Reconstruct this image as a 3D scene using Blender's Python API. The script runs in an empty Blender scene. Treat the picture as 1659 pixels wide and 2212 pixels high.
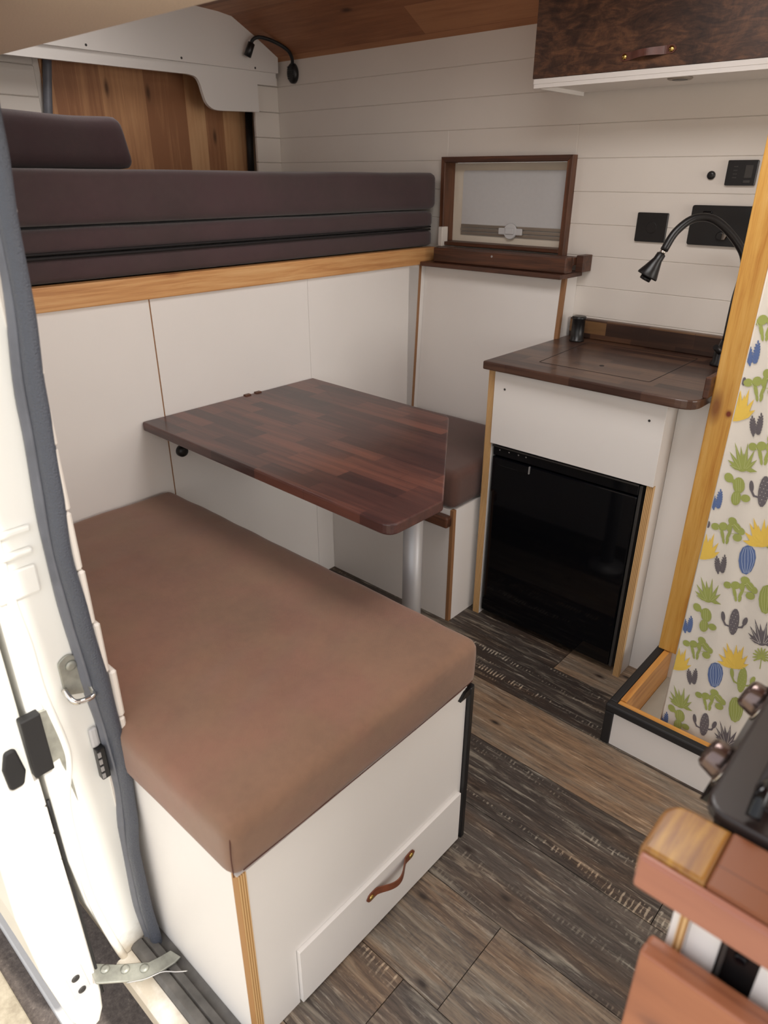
import bpy, bmesh, math, random
from mathutils import Vector, Matrix, noise
random.seed(7)
R = math.radians
S = bpy.context.scene
COL = S.collection

# ------------------------------------------------------------------ camera
cam = bpy.data.cameras.new('camera'); camo = bpy.data.objects.new('camera', cam); COL.objects.link(camo)
S.camera = camo
cam.sensor_fit = 'HORIZONTAL'; cam.sensor_width = 36; cam.lens = 36 * 1501.8 / 1659
cam.clip_start = 0.02
yaw, pit, rol = R(41.89), R(25.68), R(0.21)
f0 = Vector((-math.sin(yaw), math.cos(yaw), 0))
fw = math.cos(pit) * f0 + math.sin(pit) * Vector((0, 0, -1))
rt = fw.cross(Vector((0, 0, 1))).normalized(); up = rt.cross(fw)
r2 = math.cos(rol) * rt + math.sin(rol) * up; u2 = -math.sin(rol) * rt + math.cos(rol) * up
M = Matrix((r2, u2, -fw)).transposed().to_4x4(); M.translation = Vector((0, 0, 1.35))
camo.matrix_world = M
cam.dof.use_dof = True; cam.dof.focus_distance = 1.75; cam.dof.aperture_fstop = 7.5

# ------------------------------------------------------------------ light
S.view_settings.view_transform = 'Standard'; S.view_settings.look = 'None'
S.view_settings.gamma = 1.0; S.view_settings.exposure = 0.12; S.view_settings.use_curve_mapping = False
W = bpy.data.worlds.new('sky'); S.world = W; W.use_nodes = True
wn = W.node_tree.nodes; wl = W.node_tree.links
bg = wn['Background']
sky = wn.new('ShaderNodeTexSky'); sky.sky_type = 'NISHITA'; sky.sun_disc = False
sky.sun_elevation = R(48); sky.sun_rotation = R(100); sky.air_density = 1.0; sky.dust_density = 3.0
mixw = wn.new('ShaderNodeMixRGB'); mixw.inputs[0].default_value = 0.72
mixw.inputs[2].default_value = (1.0, 0.985, 0.96, 1)
skm = wn.new('ShaderNodeMixRGB'); skm.blend_type = 'MULTIPLY'; skm.inputs[0].default_value = 1; skm.inputs[2].default_value = (0.16,) * 3 + (1,)
wl.new(sky.outputs[0], skm.inputs[1]); wl.new(skm.outputs[0], mixw.inputs[1]); wl.new(mixw.outputs[0], bg.inputs[0])
bg.inputs[1].default_value = 1.5
sun = bpy.data.lights.new('sun', 'SUN'); sun.energy = 4.0; sun.angle = R(1.5); sun.color = (1, 0.96, 0.88)
suno = bpy.data.objects.new('sun', sun); COL.objects.link(suno)
suno.rotation_euler = Vector((-0.62, 0.03, -0.70)).to_track_quat('-Z', 'Y').to_euler()

def area(name, loc, direction, sx, sy, power, col):
    l = bpy.data.lights.new(name, 'AREA'); l.shape = 'RECTANGLE'; l.size = sx; l.size_y = sy; l.energy = power; l.color = col
    o = bpy.data.objects.new(name, l); COL.objects.link(o); o.location = loc
    o.rotation_euler = Vector(direction).to_track_quat('-Z', 'Y').to_euler(); return o
area('roof_fill', (-.55, 1.15, 1.905), (0, 0, -1), .70, .50, 9.0, (1, .98, .965))      # added fill light under a closed ceiling, no hatch there
area('cab_fill', (1.50, 1.25, 1.25), (-1, 0, -.1), 1.5, .8, 16.0, (1, .95, .89))            # added fill in the front opening, for a guessed, unseen windscreen
area('bed_fill', (-2.1, 1.1, 1.905), (0, 0, -1), .40, .40, 2.2, (1, .97, .94))        # added fill light to brighten the bed end, ceiling is closed

# ------------------------------------------------------------------ materials
def srgb(r, g, b):
    def c(v):
        v /= 255.0
        return v / 12.92 if v <= 0.04045 else ((v + 0.055) / 1.055) ** 2.4
    return (c(r), c(g), c(b), 1)

class NT:
    def __init__(s, name):
        s.m = bpy.data.materials.new(name); s.m.use_nodes = True
        s.n = s.m.node_tree.nodes; s.l = s.m.node_tree.links; s.b = s.n['Principled BSDF']
        s._tc = None
    def add(s, t, **k):
        x = s.n.new(t)
        for a, v in k.items(): setattr(x, a, v)
        return x
    def tc(s):
        if not s._tc: s._tc = s.add('ShaderNodeTexCoord').outputs['Object']
        return s._tc
    def mapv(s, scale=(1, 1, 1), rot=(0, 0, 0), loc=(0, 0, 0), src=None):
        m = s.add('ShaderNodeMapping'); m.inputs['Scale'].default_value = scale
        m.inputs['Rotation'].default_value = rot; m.inputs['Location'].default_value = loc
        s.l.new(src or s.tc(), m.inputs[0]); return m.outputs[0]
    def swz(s, order):
        sp = s.add('ShaderNodeSeparateXYZ'); s.l.new(s.tc(), sp.inputs[0])
        cb = s.add('ShaderNodeCombineXYZ')
        for i, a in enumerate(order): s.l.new(sp.outputs['xyz'.index(a)], cb.inputs[i])
        return cb.outputs[0]
    def noise(s, vec, scale=5, detail=3, rough=0.5, dist=0):
        t = s.add('ShaderNodeTexNoise'); t.inputs['Scale'].default_value = scale; t.inputs['Detail'].default_value = detail
        t.inputs['Roughness'].default_value = rough; t.inputs['Distortion'].default_value = dist
        s.l.new(vec, t.inputs['Vector']); return t.outputs['Fac']
    def ramp(s, fac, stops, interp='LINEAR'):
        r = s.add('ShaderNodeValToRGB'); cr = r.color_ramp; cr.interpolation = interp
        while len(cr.elements) < len(stops): cr.elements.new(0.5)
        for e, (p, c) in zip(cr.elements, stops): e.position = p; e.color = c if len(c) == 4 else tuple(c) + (1,)
        s.l.new(fac, r.inputs[0]); return r.outputs[0]
    def mix(s, a, b, fac, mode='MIX'):
        m = s.add('ShaderNodeMixRGB', blend_type=mode)
        for i, v in ((0, fac), (1, a), (2, b)):
            if isinstance(v, (int, float)): m.inputs[i].default_value = v
            elif isinstance(v, tuple): m.inputs[i].default_value = v
            else: s.l.new(v, m.inputs[i])
        return m.outputs[0]
    def math(s, op, a, b=0.0):
        m = s.add('ShaderNodeMath', operation=op)
        for i, v in ((0, a), (1, b)):
            if isinstance(v, (int, float)): m.inputs[i].default_value = v
            else: s.l.new(v, m.inputs[i])
        return m.outputs[0]
    def bump(s, h, strength=0.2, dist=0.002):
        b = s.add('ShaderNodeBump'); b.inputs['Strength'].default_value = strength; b.inputs['Distance'].default_value = dist
        s.l.new(h, b.inputs['Height']); s.l.new(b.outputs[0], s.b.inputs['Normal'])
    def base(s, c):
        if isinstance(c, tuple): s.b.inputs['Base Color'].default_value = c
        else: s.l.new(c, s.b.inputs['Base Color'])
    def rough(s, v, coat=0, metal=0, spec=None, crough=0.1):
        s.b.inputs['Roughness'].default_value = v; s.b.inputs['Metallic'].default_value = metal
        s.b.inputs['Coat Weight'].default_value = coat; s.b.inputs['Coat Roughness'].default_value = crough
        if spec is not None: s.b.inputs['Specular IOR Level'].default_value = spec
BK = (0, 0, 0, 1); WH = (1, 1, 1, 1)

def plain(name, c, r=0.5, metal=0, coat=0, var=0.06, nscale=12, bump=0.0, bscale=300, bdist=0.0005, spec=None):
    t = NT(name)
    n = t.noise(t.tc(), nscale, 4)
    dk = tuple(x * (1 - var * 2) for x in c[:3]) + (1,); lt = tuple(min(1, x * (1 + var)) for x in c[:3]) + (1,)
    t.base(t.ramp(n, [(0.3, dk), (0.7, lt)])); t.rough(r, coat, metal, spec)
    if bump: t.bump(t.noise(t.tc(), bscale, 2), bump, bdist)
    return t.m

def wood(name, order, cols, grain=1.0, stretch=14, stave=None, contrast=0.35, rough=0.4, coat=0.0, knots=0.0, knotcol=None, knotscale=5.0, spec=None):
    """cols: dark, mid, light; order: grain axis, across axis, third; stave=(length,width)"""
    t = NT(name); v = t.swz(order)
    vm = t.mapv((1, stretch, stretch), src=v)
    n1 = t.noise(vm, 3.0 * grain, 6, 0.6, 0.6)
    wv = t.add('ShaderNodeTexWave', wave_type='BANDS', bands_direction='Y'); 
    wv.inputs['Scale'].default_value = 9 * grain; wv.inputs['Distortion'].default_value = 9; wv.inputs['Detail'].default_value = 3
    wv.inputs['Detail Scale'].default_value = 0.6
    t.l.new(t.mapv((0.25, 1.5, 1.5), src=v), wv.inputs['Vector'])
    g = t.mix(n1, wv.outputs['Fac'], 0.07)
    nf = t.noise(t.mapv((2, stretch * 5, stretch * 5), src=v), 6.0 * grain, 4, 0.6)
    g = t.mix(g, nf, 0.3)
    if stave:
        br = t.add('ShaderNodeTexBrick'); br.inputs['Color1'].default_value = BK; br.inputs['Color2'].default_value = WH
        br.inputs['Mortar'].default_value = (0.3, 0.3, 0.3, 1); br.inputs['Scale'].default_value = 1
        br.inputs['Mortar Size'].default_value = 0.0006; br.inputs['Brick Width'].default_value = stave[0]; br.inputs['Row Height'].default_value = stave[1]
        br.inputs['Bias'].default_value = 0; br.offset = 0.37; br.offset_frequency = 3
        t.l.new(v, br.inputs['Vector'])
        big = t.noise(t.mapv((1.5, 4, 4), src=v), 2.5, 2)
        tone = t.mix(br.outputs['Color'], big, 0.35)
        g = t.mix(g, tone, contrast + 0.15)
    c = t.ramp(g, [(0.34, cols[0]), (0.5, cols[1]), (0.66, cols[2])])
    if knots:
        vo = t.add('ShaderNodeTexVoronoi', voronoi_dimensions='2D'); vo.inputs['Scale'].default_value = knotscale
        wob = t.add('ShaderNodeVectorMath', operation='ADD'); t.l.new(t.mapv((0.45, 1.0, 1.0), src=v), wob.inputs[0])
        t.l.new(t.mapv((.03, .03, .03), src=None if False else vm), wob.inputs[1]); t.l.new(wob.outputs[0], vo.inputs['Vector'])
        kf = t.ramp(vo.outputs['Distance'], [(0.02, WH), (0.055, (0.45,) * 3), (0.075, (0.12,) * 3), (0.16, BK)])
        c = t.mix(c, knotcol or tuple(x * 0.3 for x in cols[0][:3]) + (1,), t.mix(BK, kf, knots))
    t.base(c); t.rough(rough, coat, spec=spec); t.bump(n1, 0.12, 0.001)
    return t.m

MT = {}
MT['white_panel'] = plain('white_panel', srgb(236, 231, 226), 0.42, var=0.012, nscale=3, bump=0.05, bscale=120)
MT['white_plank'] = plain('white_plank', srgb(230, 222, 213), 0.55, var=0.015, nscale=4, bump=0.08, bscale=90)
MT['cream'] = plain('cream_plastic', srgb(232, 222, 205), 0.4, var=0.01)
MT['blind'] = plain('grey_blind', srgb(206, 205, 205), 0.7, var=0.01, nscale=80)
MT['traygrey'] = plain('grey_tray_base', srgb(170, 166, 154), 0.5, var=0.05)
MT['bar'] = plain('blind_bar_metal', srgb(160, 150, 138), 0.35, metal=0.5, var=0.03)
MT['header'] = plain('beige_headliner', srgb(205, 186, 168), 0.85, var=0.05, nscale=400, bump=0.3, bscale=600)
MT['van_paint'] = plain('white_van_paint', srgb(238, 236, 228), 0.3, var=0.02, nscale=3, coat=0.3)
t = NT('dirty_van_paint')
nz = t.noise(t.tc(), 7, 6, 0.65)
sp = t.add('ShaderNodeSeparateXYZ'); t.l.new(t.tc(), sp.inputs[0])
hz = t.math('MULTIPLY', t.math('SUBTRACT', 0.09, sp.outputs[2]), 6.0)
dm = t.ramp(t.math('ADD', nz, hz), [(0.62, BK), (0.95, WH)])
t.base(t.mix(srgb(240, 239, 233), srgb(150, 130, 100), t.mix(BK, dm, 0.7))); t.rough(0.4); MT['dirty_paint'] = t.m
t = NT('rubber_grained')
t.base(srgb(78, 82, 92)); t.rough(0.40)
t.bump(t.noise(t.tc(), 420, 2), 0.9, 0.002); MT['rubber_grain'] = t.m
MT['rubber_smooth'] = plain('rubber_smooth', srgb(112, 114, 122), 0.42, var=0.08, nscale=30)
MT['rubber_dirty'] = plain('rubber_dirty', srgb(96, 92, 88), 0.6, var=0.2, nscale=30)
MT['black'] = plain('black_plastic', srgb(24, 23, 24), 0.35, var=0.05)
MT['black_matte'] = plain('black_matte', srgb(30, 29, 30), 0.6, var=0.08)
MT['black_gloss'] = plain('black_gloss', srgb(8, 9, 13), 0.06, var=0.05, spec=0.35)
MT['graphite'] = plain('graphite_plastic', srgb(62, 60, 58), 0.3, var=0.05)
MT['silver'] = plain('silver_tube', srgb(168, 166, 166), 0.42, metal=0.35, var=0.01)
MT['chrome'] = plain('chrome', srgb(215, 212, 208), 0.12, metal=1, var=0.01)
MT['smoked'] = plain('smoked_metal', srgb(120, 104, 100), 0.22, metal=0.9, var=0.05)
MT['brass'] = plain('brass', srgb(200, 170, 100), 0.22, metal=1, var=0.03)
MT['steel'] = plain('dull_steel', srgb(170, 170, 160), 0.5, metal=0.5, var=0.12, nscale=60, bump=0.2)
MT['leather'] = plain('brown_leather', srgb(122, 66, 42), 0.45, var=0.12, nscale=60, bump=0.1)
MT['leather_dark'] = plain('dark_leather', srgb(98, 58, 48), 0.4, var=0.12, nscale=60, bump=0.1)
def fabric(name, c):
    t = NT(name)
    n = t.noise(t.tc(), 3.5, 5, 0.6); n2 = t.noise(t.tc(), 60, 3)
    a = tuple(x * 0.84 for x in c[:3]) + (1,); b = tuple(x * 1.14 for x in c[:3]) + (1,)
    col = t.ramp(t.mix(n, n2, 0.2), [(0.35, a), (0.65, b)])
    n3 = t.noise(t.mapv((1, 1, 1), loc=(3, 1, 5)), 5.5, 4, 0.6)
    col = t.mix(col, t.mix(col, (1.02, 0.92, 0.98, 1), 1.0, 'MULTIPLY'), t.ramp(n3, [(0.42, BK), (0.6, WH)]))
    t.base(col); t.rough(0.9); t.b.inputs['Sheen Weight'].default_value = 0.25; t.b.inputs['Sheen Roughness'].default_value = 0.5
    wv = t.add('ShaderNodeTexWave', wave_type='BANDS', bands_direction='DIAGONAL'); wv.inputs['Scale'].default_value = 260
    t.l.new(t.tc(), wv.inputs['Vector'])
    w2 = t.mix(wv.outputs['Fac'], t.noise(t.tc(), 700, 2), 0.5)
    t.bump(w2, 0.35, 0.0012)
    return t.m
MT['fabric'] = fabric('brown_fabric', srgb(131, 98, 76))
MT['fabric_shaded'] = fabric('shaded_brown_fabric', srgb(70, 54, 55))  # same brown upholstery, shade over the bed put into the colour
MT['fabric_seat_shaded'] = fabric('shaded_seat_fabric', srgb(84, 56, 46))  # same upholstery again, darkened for the shade at the far seat
MT['piping'] = plain('black_piping', srgb(28, 24, 26), 0.8)
MT['thread'] = plain('seam_thread', srgb(84, 46, 36), 0.9)
dk3 = (srgb(52, 30, 31), srgb(78, 47, 43), srgb(112, 68, 56))
MT['table'] = wood('dark_butcher_block', 'xyz', dk3, stave=(0.17, 0.042), contrast=0.23, rough=0.32, coat=0.15)
MT['counter'] = wood('counter_block', 'xyz', (srgb(50, 32, 26), srgb(76, 52, 42), srgb(104, 76, 58)), stave=(0.2, 0.04), contrast=.25, rough=0.34, coat=0.15)
MT['upstand'] = wood('upstand_block', 'xzy', (srgb(50, 32, 24), srgb(84, 56, 40), srgb(122, 90, 58)), stave=(0.14, 0.04), contrast=0.5, rough=0.4)
MT['darkwood_x'] = wood('dark_frame_wood', 'xzy', (srgb(48, 28, 20), srgb(80, 50, 36), srgb(110, 68, 46)), rough=0.45)
MT['darkwood_z'] = wood('dark_frame_wood_upright', 'zxy', (srgb(62, 36, 24), srgb(96, 60, 40), srgb(128, 80, 54)), rough=0.45, knots=0.6, knotscale=9)
MT['bedboard'] = wood('pine_board', 'yzx', (srgb(184, 126, 74), srgb(208, 154, 98), srgb(222, 176, 122)), grain=1.2, stretch=20, rough=0.5, knots=0.55, knotcol=srgb(140, 84, 44), knotscale=5)
MT['post'] = wood('yellow_pine_post', 'zxy', (srgb(198, 134, 54), srgb(222, 168, 82), srgb(232, 184, 104)), rough=0.45, stretch=10, knots=0.8, knotcol=srgb(120, 56, 28), knotscale=3)
_m = MT['post']; _n = _m.node_tree.nodes; _l = _m.node_tree.links; _b = _n['Principled BSDF']
_src = _b.inputs['Base Color'].links[0].from_socket
_tc = _n.new('ShaderNodeTexCoord'); _mp = _n.new('ShaderNodeMapping'); _mp.inputs['Location'].default_value = (.4600, 0, -.8390 * .8); _mp.inputs['Scale'].default_value = (1, 0, .8)
_l.new(_tc.outputs['Object'], _mp.inputs[0]); _vl = _n.new('ShaderNodeVectorMath'); _vl.operation = 'LENGTH'; _l.new(_mp.outputs[0], _vl.inputs[0])
_rp = _n.new('ShaderNodeValToRGB'); _rp.color_ramp.elements[0].position = .0055; _rp.color_ramp.elements[0].color = (1, 1, 1, 1); _rp.color_ramp.elements[1].position = .0085; _rp.color_ramp.elements[1].color = (0, 0, 0, 1)
_l.new(_vl.outputs['Value'], _rp.inputs[0]); _mx = _n.new('ShaderNodeMixRGB'); _l.new(_rp.outputs[0], _mx.inputs[0]); _l.new(_src, _mx.inputs[1]); _mx.inputs[2].default_value = srgb(126, 52, 30); _l.new(_mx.outputs[0], _b.inputs['Base Color'])
MT['tray_wood'] = wood('varnished_tray_wood', 'yzx', (srgb(176, 112, 44), srgb(204, 144, 70), srgb(216, 158, 86)), rough=0.35, coat=0.2)
MT['tray_wood_x'] = wood('varnished_tray_wood_front', 'xyz', (srgb(176, 112, 44), srgb(204, 144, 70), srgb(216, 158, 86)), rough=0.35, coat=0.2)
MT['ceiling'] = wood('stained_ceiling_pine', 'xyz', (srgb(122, 76, 50), srgb(160, 104, 70), srgb(188, 132, 92)), stave=(1.3, 0.115), grain=1.0, contrast=0.35, rough=0.5, knots=0.9, knotscale=4.5)
MT['rear_wood'] = wood('rear_door_pine', 'zyx', (srgb(160, 110, 76), srgb(204, 152, 108), srgb(224, 180, 134)), stave=(3.0, 0.088), contrast=0.4, rough=0.45, knots=0.9, knotscale=4.2)
MT['worktop'] = wood('kitchen_worktop', 'yxz', (srgb(66, 36, 30), srgb(104, 58, 38), srgb(130, 76, 46)), stave=(0.5, 0.09), contrast=0.6, rough=0.35, coat=0.1)
MT['shelfwood'] = wood('kitchen_board', 'xzy', (srgb(132, 78, 56), srgb(160, 98, 68), srgb(174, 112, 78)), rough=0.4, coat=0.1, grain=0.5, stretch=3, knots=0.8, knotcol=srgb(104, 66, 56), knotscale=6)
MT['worktop_pale'] = wood('pale_stave', 'yxz', (srgb(108, 66, 30), srgb(146, 98, 42), srgb(180, 134, 56)), rough=0.35, coat=0.1, stretch=5, grain=2.5)
MT['worktop_front'] = wood('worktop_front_edge', 'xzy', (srgb(136, 84, 70), srgb(160, 102, 82), srgb(172, 112, 88)), rough=0.35, coat=0.15, stretch=5, grain=.6)  # daylight on the front face put into a lighter pinkish tone
# mottled stained plywood
t = NT('mottled_stained_ply')
n1 = t.noise(t.mapv((5, 5, 4.5)), 2.0, 8, 0.75, 0.8); n2 = t.noise(t.mapv((7, 1, 26)), 2.2, 5, 0.65, 1.2)
c = t.ramp(t.mix(n1, n2, 0.5), [(0.38, srgb(40, 25, 19)), (0.5, srgb(72, 47, 34)), (0.62, srgb(112, 76, 52))])
t.base(c); t.rough(0.45); MT['mottled'] = t.m
def ply(name, order):
    t = NT(name); v = t.swz(order)
    wv = t.add('ShaderNodeTexWave', wave_type='BANDS', bands_direction='X'); wv.inputs['Scale'].default_value = 75
    wv.inputs['Distortion'].default_value = 1.2; wv.inputs['Detail'].default_value = 2; wv.inputs['Detail Scale'].default_value = 0.3
    t.l.new(t.mapv((1, 0.05, 0.05), src=v), wv.inputs['Vector'])
    t.base(t.ramp(wv.outputs['Fac'], [(0.2, srgb(168, 122, 72)), (0.5, srgb(206, 162, 104)), (0.9, srgb(226, 190, 138))])); t.rough(0.6)
    return t.m
MT['ply_x'] = ply('ply_edge_across', 'xzy'); MT['ply_y'] = ply('ply_edge_deep', 'yzx')
t = NT('brown_edge'); t.base(srgb(150, 108, 72)); t.rough(0.6); MT['edge_brown'] = t.m
t = NT('floor_joint'); t.base(srgb(96, 84, 72)); t.rough(0.8); MT['gap'] = t.m  # brownish base colour seen between the floor planks
# floor: worn vinyl planks, tone per plank in a colour attribute
t = NT('worn_floor_planks')
at = t.add('ShaderNodeAttribute', attribute_name='tone')
v = t.tc()
off = t.mapv((1, 1, 1))
va = t.add('ShaderNodeVectorMath', operation='ADD'); t.l.new(v, va.inputs[0])
sc = t.add('ShaderNodeVectorMath', operation='SCALE'); t.l.new(at.outputs['Color'], sc.inputs[0]); sc.inputs['Scale'].default_value = 7.0
t.l.new(sc.outputs[0], va.inputs[1]); v2 = va.outputs[0]
g1 = t.noise(t.mapv((1.2, 16, 1), src=v2), 4, 8, 0.68, 0.8)
g2 = t.noise(t.mapv((3, 30, 1), src=v2), 9, 6, 0.7, 0.3)
spt = t.add('ShaderNodeSeparateColor'); t.l.new(at.outputs['Color'], spt.inputs[0])
g = t.math('ADD', t.math('MULTIPLY', t.math('SUBTRACT', t.mix(g1, g2, 0.4), 0.5), 1.25), spt.outputs[0])
c = t.ramp(g, [(0.0, srgb(58, 51, 47)), (0.25, srgb(94, 84, 76)), (0.5, srgb(140, 123, 104)), (0.75, srgb(176, 157, 131)), (1.0, srgb(198, 179, 150))])
# pale saw marks across the grain, in bands
wvf = t.add('ShaderNodeTexWave', wave_type='BANDS', bands_direction='X'); wvf.inputs['Scale'].default_value = 30; wvf.inputs['Distortion'].default_value = 2.5
wvf.inputs['Detail'].default_value = 3; wvf.inputs['Detail Scale'].default_value = 1.5
t.l.new(t.mapv((1, .55, 1), src=v2), wvf.inputs['Vector'])
brk = t.noise(t.mapv((60, 22, 1), src=v2), 1.0, 3, 0.7)
band = t.noise(t.mapv((1.6, 17, 1), src=v2), 1.3, 3, 0.55, 0.3)
saw = t.math('MULTIPLY', wvf.outputs['Fac'], t.ramp(brk, [(0.38, BK), (0.58, WH)]))
sawm = t.math('MULTIPLY', t.ramp(saw, [(0.42, BK), (0.75, WH)]), t.ramp(band, [(0.54, BK), (0.63, WH)]))
c = t.mix(c, srgb(190, 180, 162), t.math('MULTIPLY', sawm, t.math('MULTIPLY', spt.outputs[1], 0.8)))
flk = t.noise(t.mapv((5, 60, 1), src=v2), 2.0, 6, 0.72, 0.2)
c = t.mix(c, srgb(196, 188, 172), t.math('MULTIPLY', t.ramp(flk, [(0.56, BK), (0.68, WH)]), 0.5))
blt = t.noise(t.mapv((2, 18, 1), src=v2), 2.0, 6, 0.65, 0.6)
c = t.mix(c, srgb(180, 170, 152), t.math('MULTIPLY', t.ramp(blt, [(0.54, BK), (0.7, WH)]), 0.5))
drk = t.noise(t.mapv((3, 50, 1), src=v2), 3.0, 6, 0.72, 0.6)
wrm = t.noise(t.mapv((1.5, 7, 1), src=v2), 1.6, 3, 0.6, 0.4)
c = t.mix(c, t.mix(c, (1.12, .93, .78, 1), 1.0, 'MULTIPLY'), t.ramp(wrm, [(0.45, BK), (0.65, WH)]))
vk = t.add('ShaderNodeTexVoronoi', voronoi_dimensions='2D'); vk.inputs['Scale'].default_value = 3.2; t.l.new(t.mapv((.7, 1.6, 1), src=v2), vk.inputs['Vector'])
c = t.mix(c, srgb(52, 42, 36), t.ramp(vk.outputs['Distance'], [(0.012, WH), (0.03, (.5, .5, .5)), (0.05, BK)]))
c = t.mix(c, srgb(44, 38, 33), t.math('MULTIPLY', t.ramp(drk, [(0.55, BK), (0.67, WH)]), 0.6))
t.base(c); t.rough(0.5, spec=0.35); t.bump(t.mix(g2, sawm, 0.4), 0.3, 0.001)
MT['floor'] = t.m
t = NT('asphalt'); n = t.noise(t.tc(), 90, 5, 0.7)
t.base(t.ramp(n, [(0.35, srgb(84, 76, 72)), (0.62, srgb(112, 102, 96)), (0.75, srgb(160, 150, 140))])); t.rough(0.9); MT['asphalt'] = t.m
t = NT('concrete'); n = t.noise(t.tc(), 25, 6, 0.7)
t.base(t.ramp(n, [(0.3, srgb(150, 138, 118)), (0.7, srgb(196, 184, 162))])); t.rough(0.9); MT['concrete'] = t.m
t = NT('kitchen_lid'); t.base(srgb(42, 33, 31)); t.rough(0.35, coat=0.1, spec=0.4); MT['lid'] = t.m
t = NT('curtain_cloth'); t.base(srgb(226, 219, 208)); t.rough(0.9); t.bump(t.noise(t.tc(), 500, 2), 0.2, 0.0006)
t.b.inputs['Subsurface Weight'].default_value = 0.0; MT['curtain'] = t.m
for k, c in dict(green=(160, 168, 92), green_l=(190, 196, 130), yellow=(232, 196, 88), blue=(92, 112, 158), blue_l=(168, 182, 208), grey=(104, 98, 102), grey_l=(196, 190, 184)).items():
    t = NT('print_' + k); t.base(srgb(*c)); t.rough(0.9); MT['p_' + k] = t.m

# ------------------------------------------------------------------ mesh helpers
def box(bm, x0, x1, y0, y1, z0, z1, bev=0.0, seg=2):
    r = bmesh.ops.create_cube(bm, size=1)
    vs = r['verts']
    bmesh.ops.scale(bm, vec=(abs(x1 - x0), abs(y1 - y0), abs(z1 - z0)), verts=vs)
    bmesh.ops.translate(bm, vec=((x0 + x1) / 2, (y0 + y1) / 2, (z0 + z1) / 2), verts=vs)
    if bev:
        es = list({e for v in vs for e in v.link_edges})
        bmesh.ops.bevel(bm, geom=es, offset=bev, segments=seg, profile=0.5, affect='EDGES')
    return bm
def B(*a, **k): return box(bmesh.new(), *a, **k)
def prism(bm, pts, ext, bev=0.0, seg=2, mi=0):
    ext = Vector(ext)
    a = [bm.verts.new(Vector(p)) for p in pts]; b = [bm.verts.new(Vector(p) + ext) for p in pts]
    n = len(pts); fs = [bm.faces.new(a), bm.faces.new(b[::-1])]
    for i in range(n): fs.append(bm.faces.new((a[i], b[i], b[(i + 1) % n], a[(i + 1) % n])))
    for f in fs: f.material_index = mi
    bmesh.ops.recalc_face_normals(bm, faces=fs)
    if bev:
        es = [e for f in fs[:2] for e in f.edges]
        bmesh.ops.bevel(bm, geom=list(set(es)), offset=bev, segments=seg, profile=0.5, affect='EDGES')
    return bm
def P(*a, **k): return prism(bmesh.new(), *a, **k)
def smooth_path(pts, n=6):
    pts = [Vector(p) for p in pts]; out = []
    for i in range(len(pts) - 1):
        p0 = pts[max(i - 1, 0)]; p1 = pts[i]; p2 = pts[i + 1]; p3 = pts[min(i + 2, len(pts) - 1)]
        for k in range(n):
            t_ = k / n
            out.append(0.5 * ((2 * p1) + (p2 - p0) * t_ + (2 * p0 - 5 * p1 + 4 * p2 - p3) * t_ ** 2 + (3 * p1 - p0 - 3 * p2 + p3) * t_ ** 3))
    out.append(pts[-1]); return out
def tube(bm, pts, r, segs=12, cap=True):
    pts = [Vector(p) for p in pts]; rr = r if isinstance(r, (list, tuple)) else [r] * len(pts)
    rings = []; nrm = None
    for i, p in enumerate(pts):
        d = (pts[min(i + 1, len(pts) - 1)] - pts[max(i - 1, 0)]).normalized()
        if nrm is None:
            nrm = d.orthogonal().normalized()
        nrm = (nrm - d * nrm.dot(d)).normalized(); bn = d.cross(nrm)
        rings.append([bm.verts.new(p + (nrm * math.cos(2 * math.pi * k / segs) + bn * math.sin(2 * math.pi * k / segs)) * rr[i]) for k in range(segs)])
    for a, b in zip(rings, rings[1:]):
        for k in range(segs):
            f = bm.faces.new((a[k], a[(k + 1) % segs], b[(k + 1) % segs], b[k])); f.smooth = True
    if cap:
        bm.faces.new(rings[0][::-1]); bm.faces.new(rings[-1])
    return bm
def T(*a, **k): return tube(bmesh.new(), *a, **k)
def lathe(bm, c, axis, prof, segs=28):
    """prof: (distance along axis, radius)"""
    c = Vector(c); ax = Vector(axis).normalized(); n = ax.orthogonal().normalized(); b = ax.cross(n); rings = []
    for d, r in prof:
        rings.append([bm.verts.new(c + ax * d + (n * math.cos(2 * math.pi * k / segs) + b * math.sin(2 * math.pi * k / segs)) * max(r, 1e-5)) for k in range(segs)])
    for p, q in zip(rings, rings[1:]):
        for k in range(segs):
            f = bm.faces.new((p[k], p[(k + 1) % segs], q[(k + 1) % segs], q[k])); f.smooth = True
    bm.faces.new(rings[0][::-1]); bm.faces.new(rings[-1])
    return bm
def L(*a, **k): return lathe(bmesh.new(), *a, **k)
def loft(bm, sections, close=True, cap=True):
    rings = [[bm.verts.new(Vector(p)) for p in s] for s in sections]
    n = len(rings[0])
    for a, b in zip(rings, rings[1:]):
        for k in range(n if close else n - 1):
            f = bm.faces.new((a[k], a[(k + 1) % n], b[(k + 1) % n], b[k])); f.smooth = True
    if cap and close: bm.faces.new(rings[0][::-1]); bm.faces.new(rings[-1])
    return bm
def arc(cx, cy, r, a0, a1, n=6):
    return [(cx + r * math.cos(R(a0 + (a1 - a0) * i / n)), cy + r * math.sin(R(a0 + (a1 - a0) * i / n))) for i in range(n + 1)]
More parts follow.
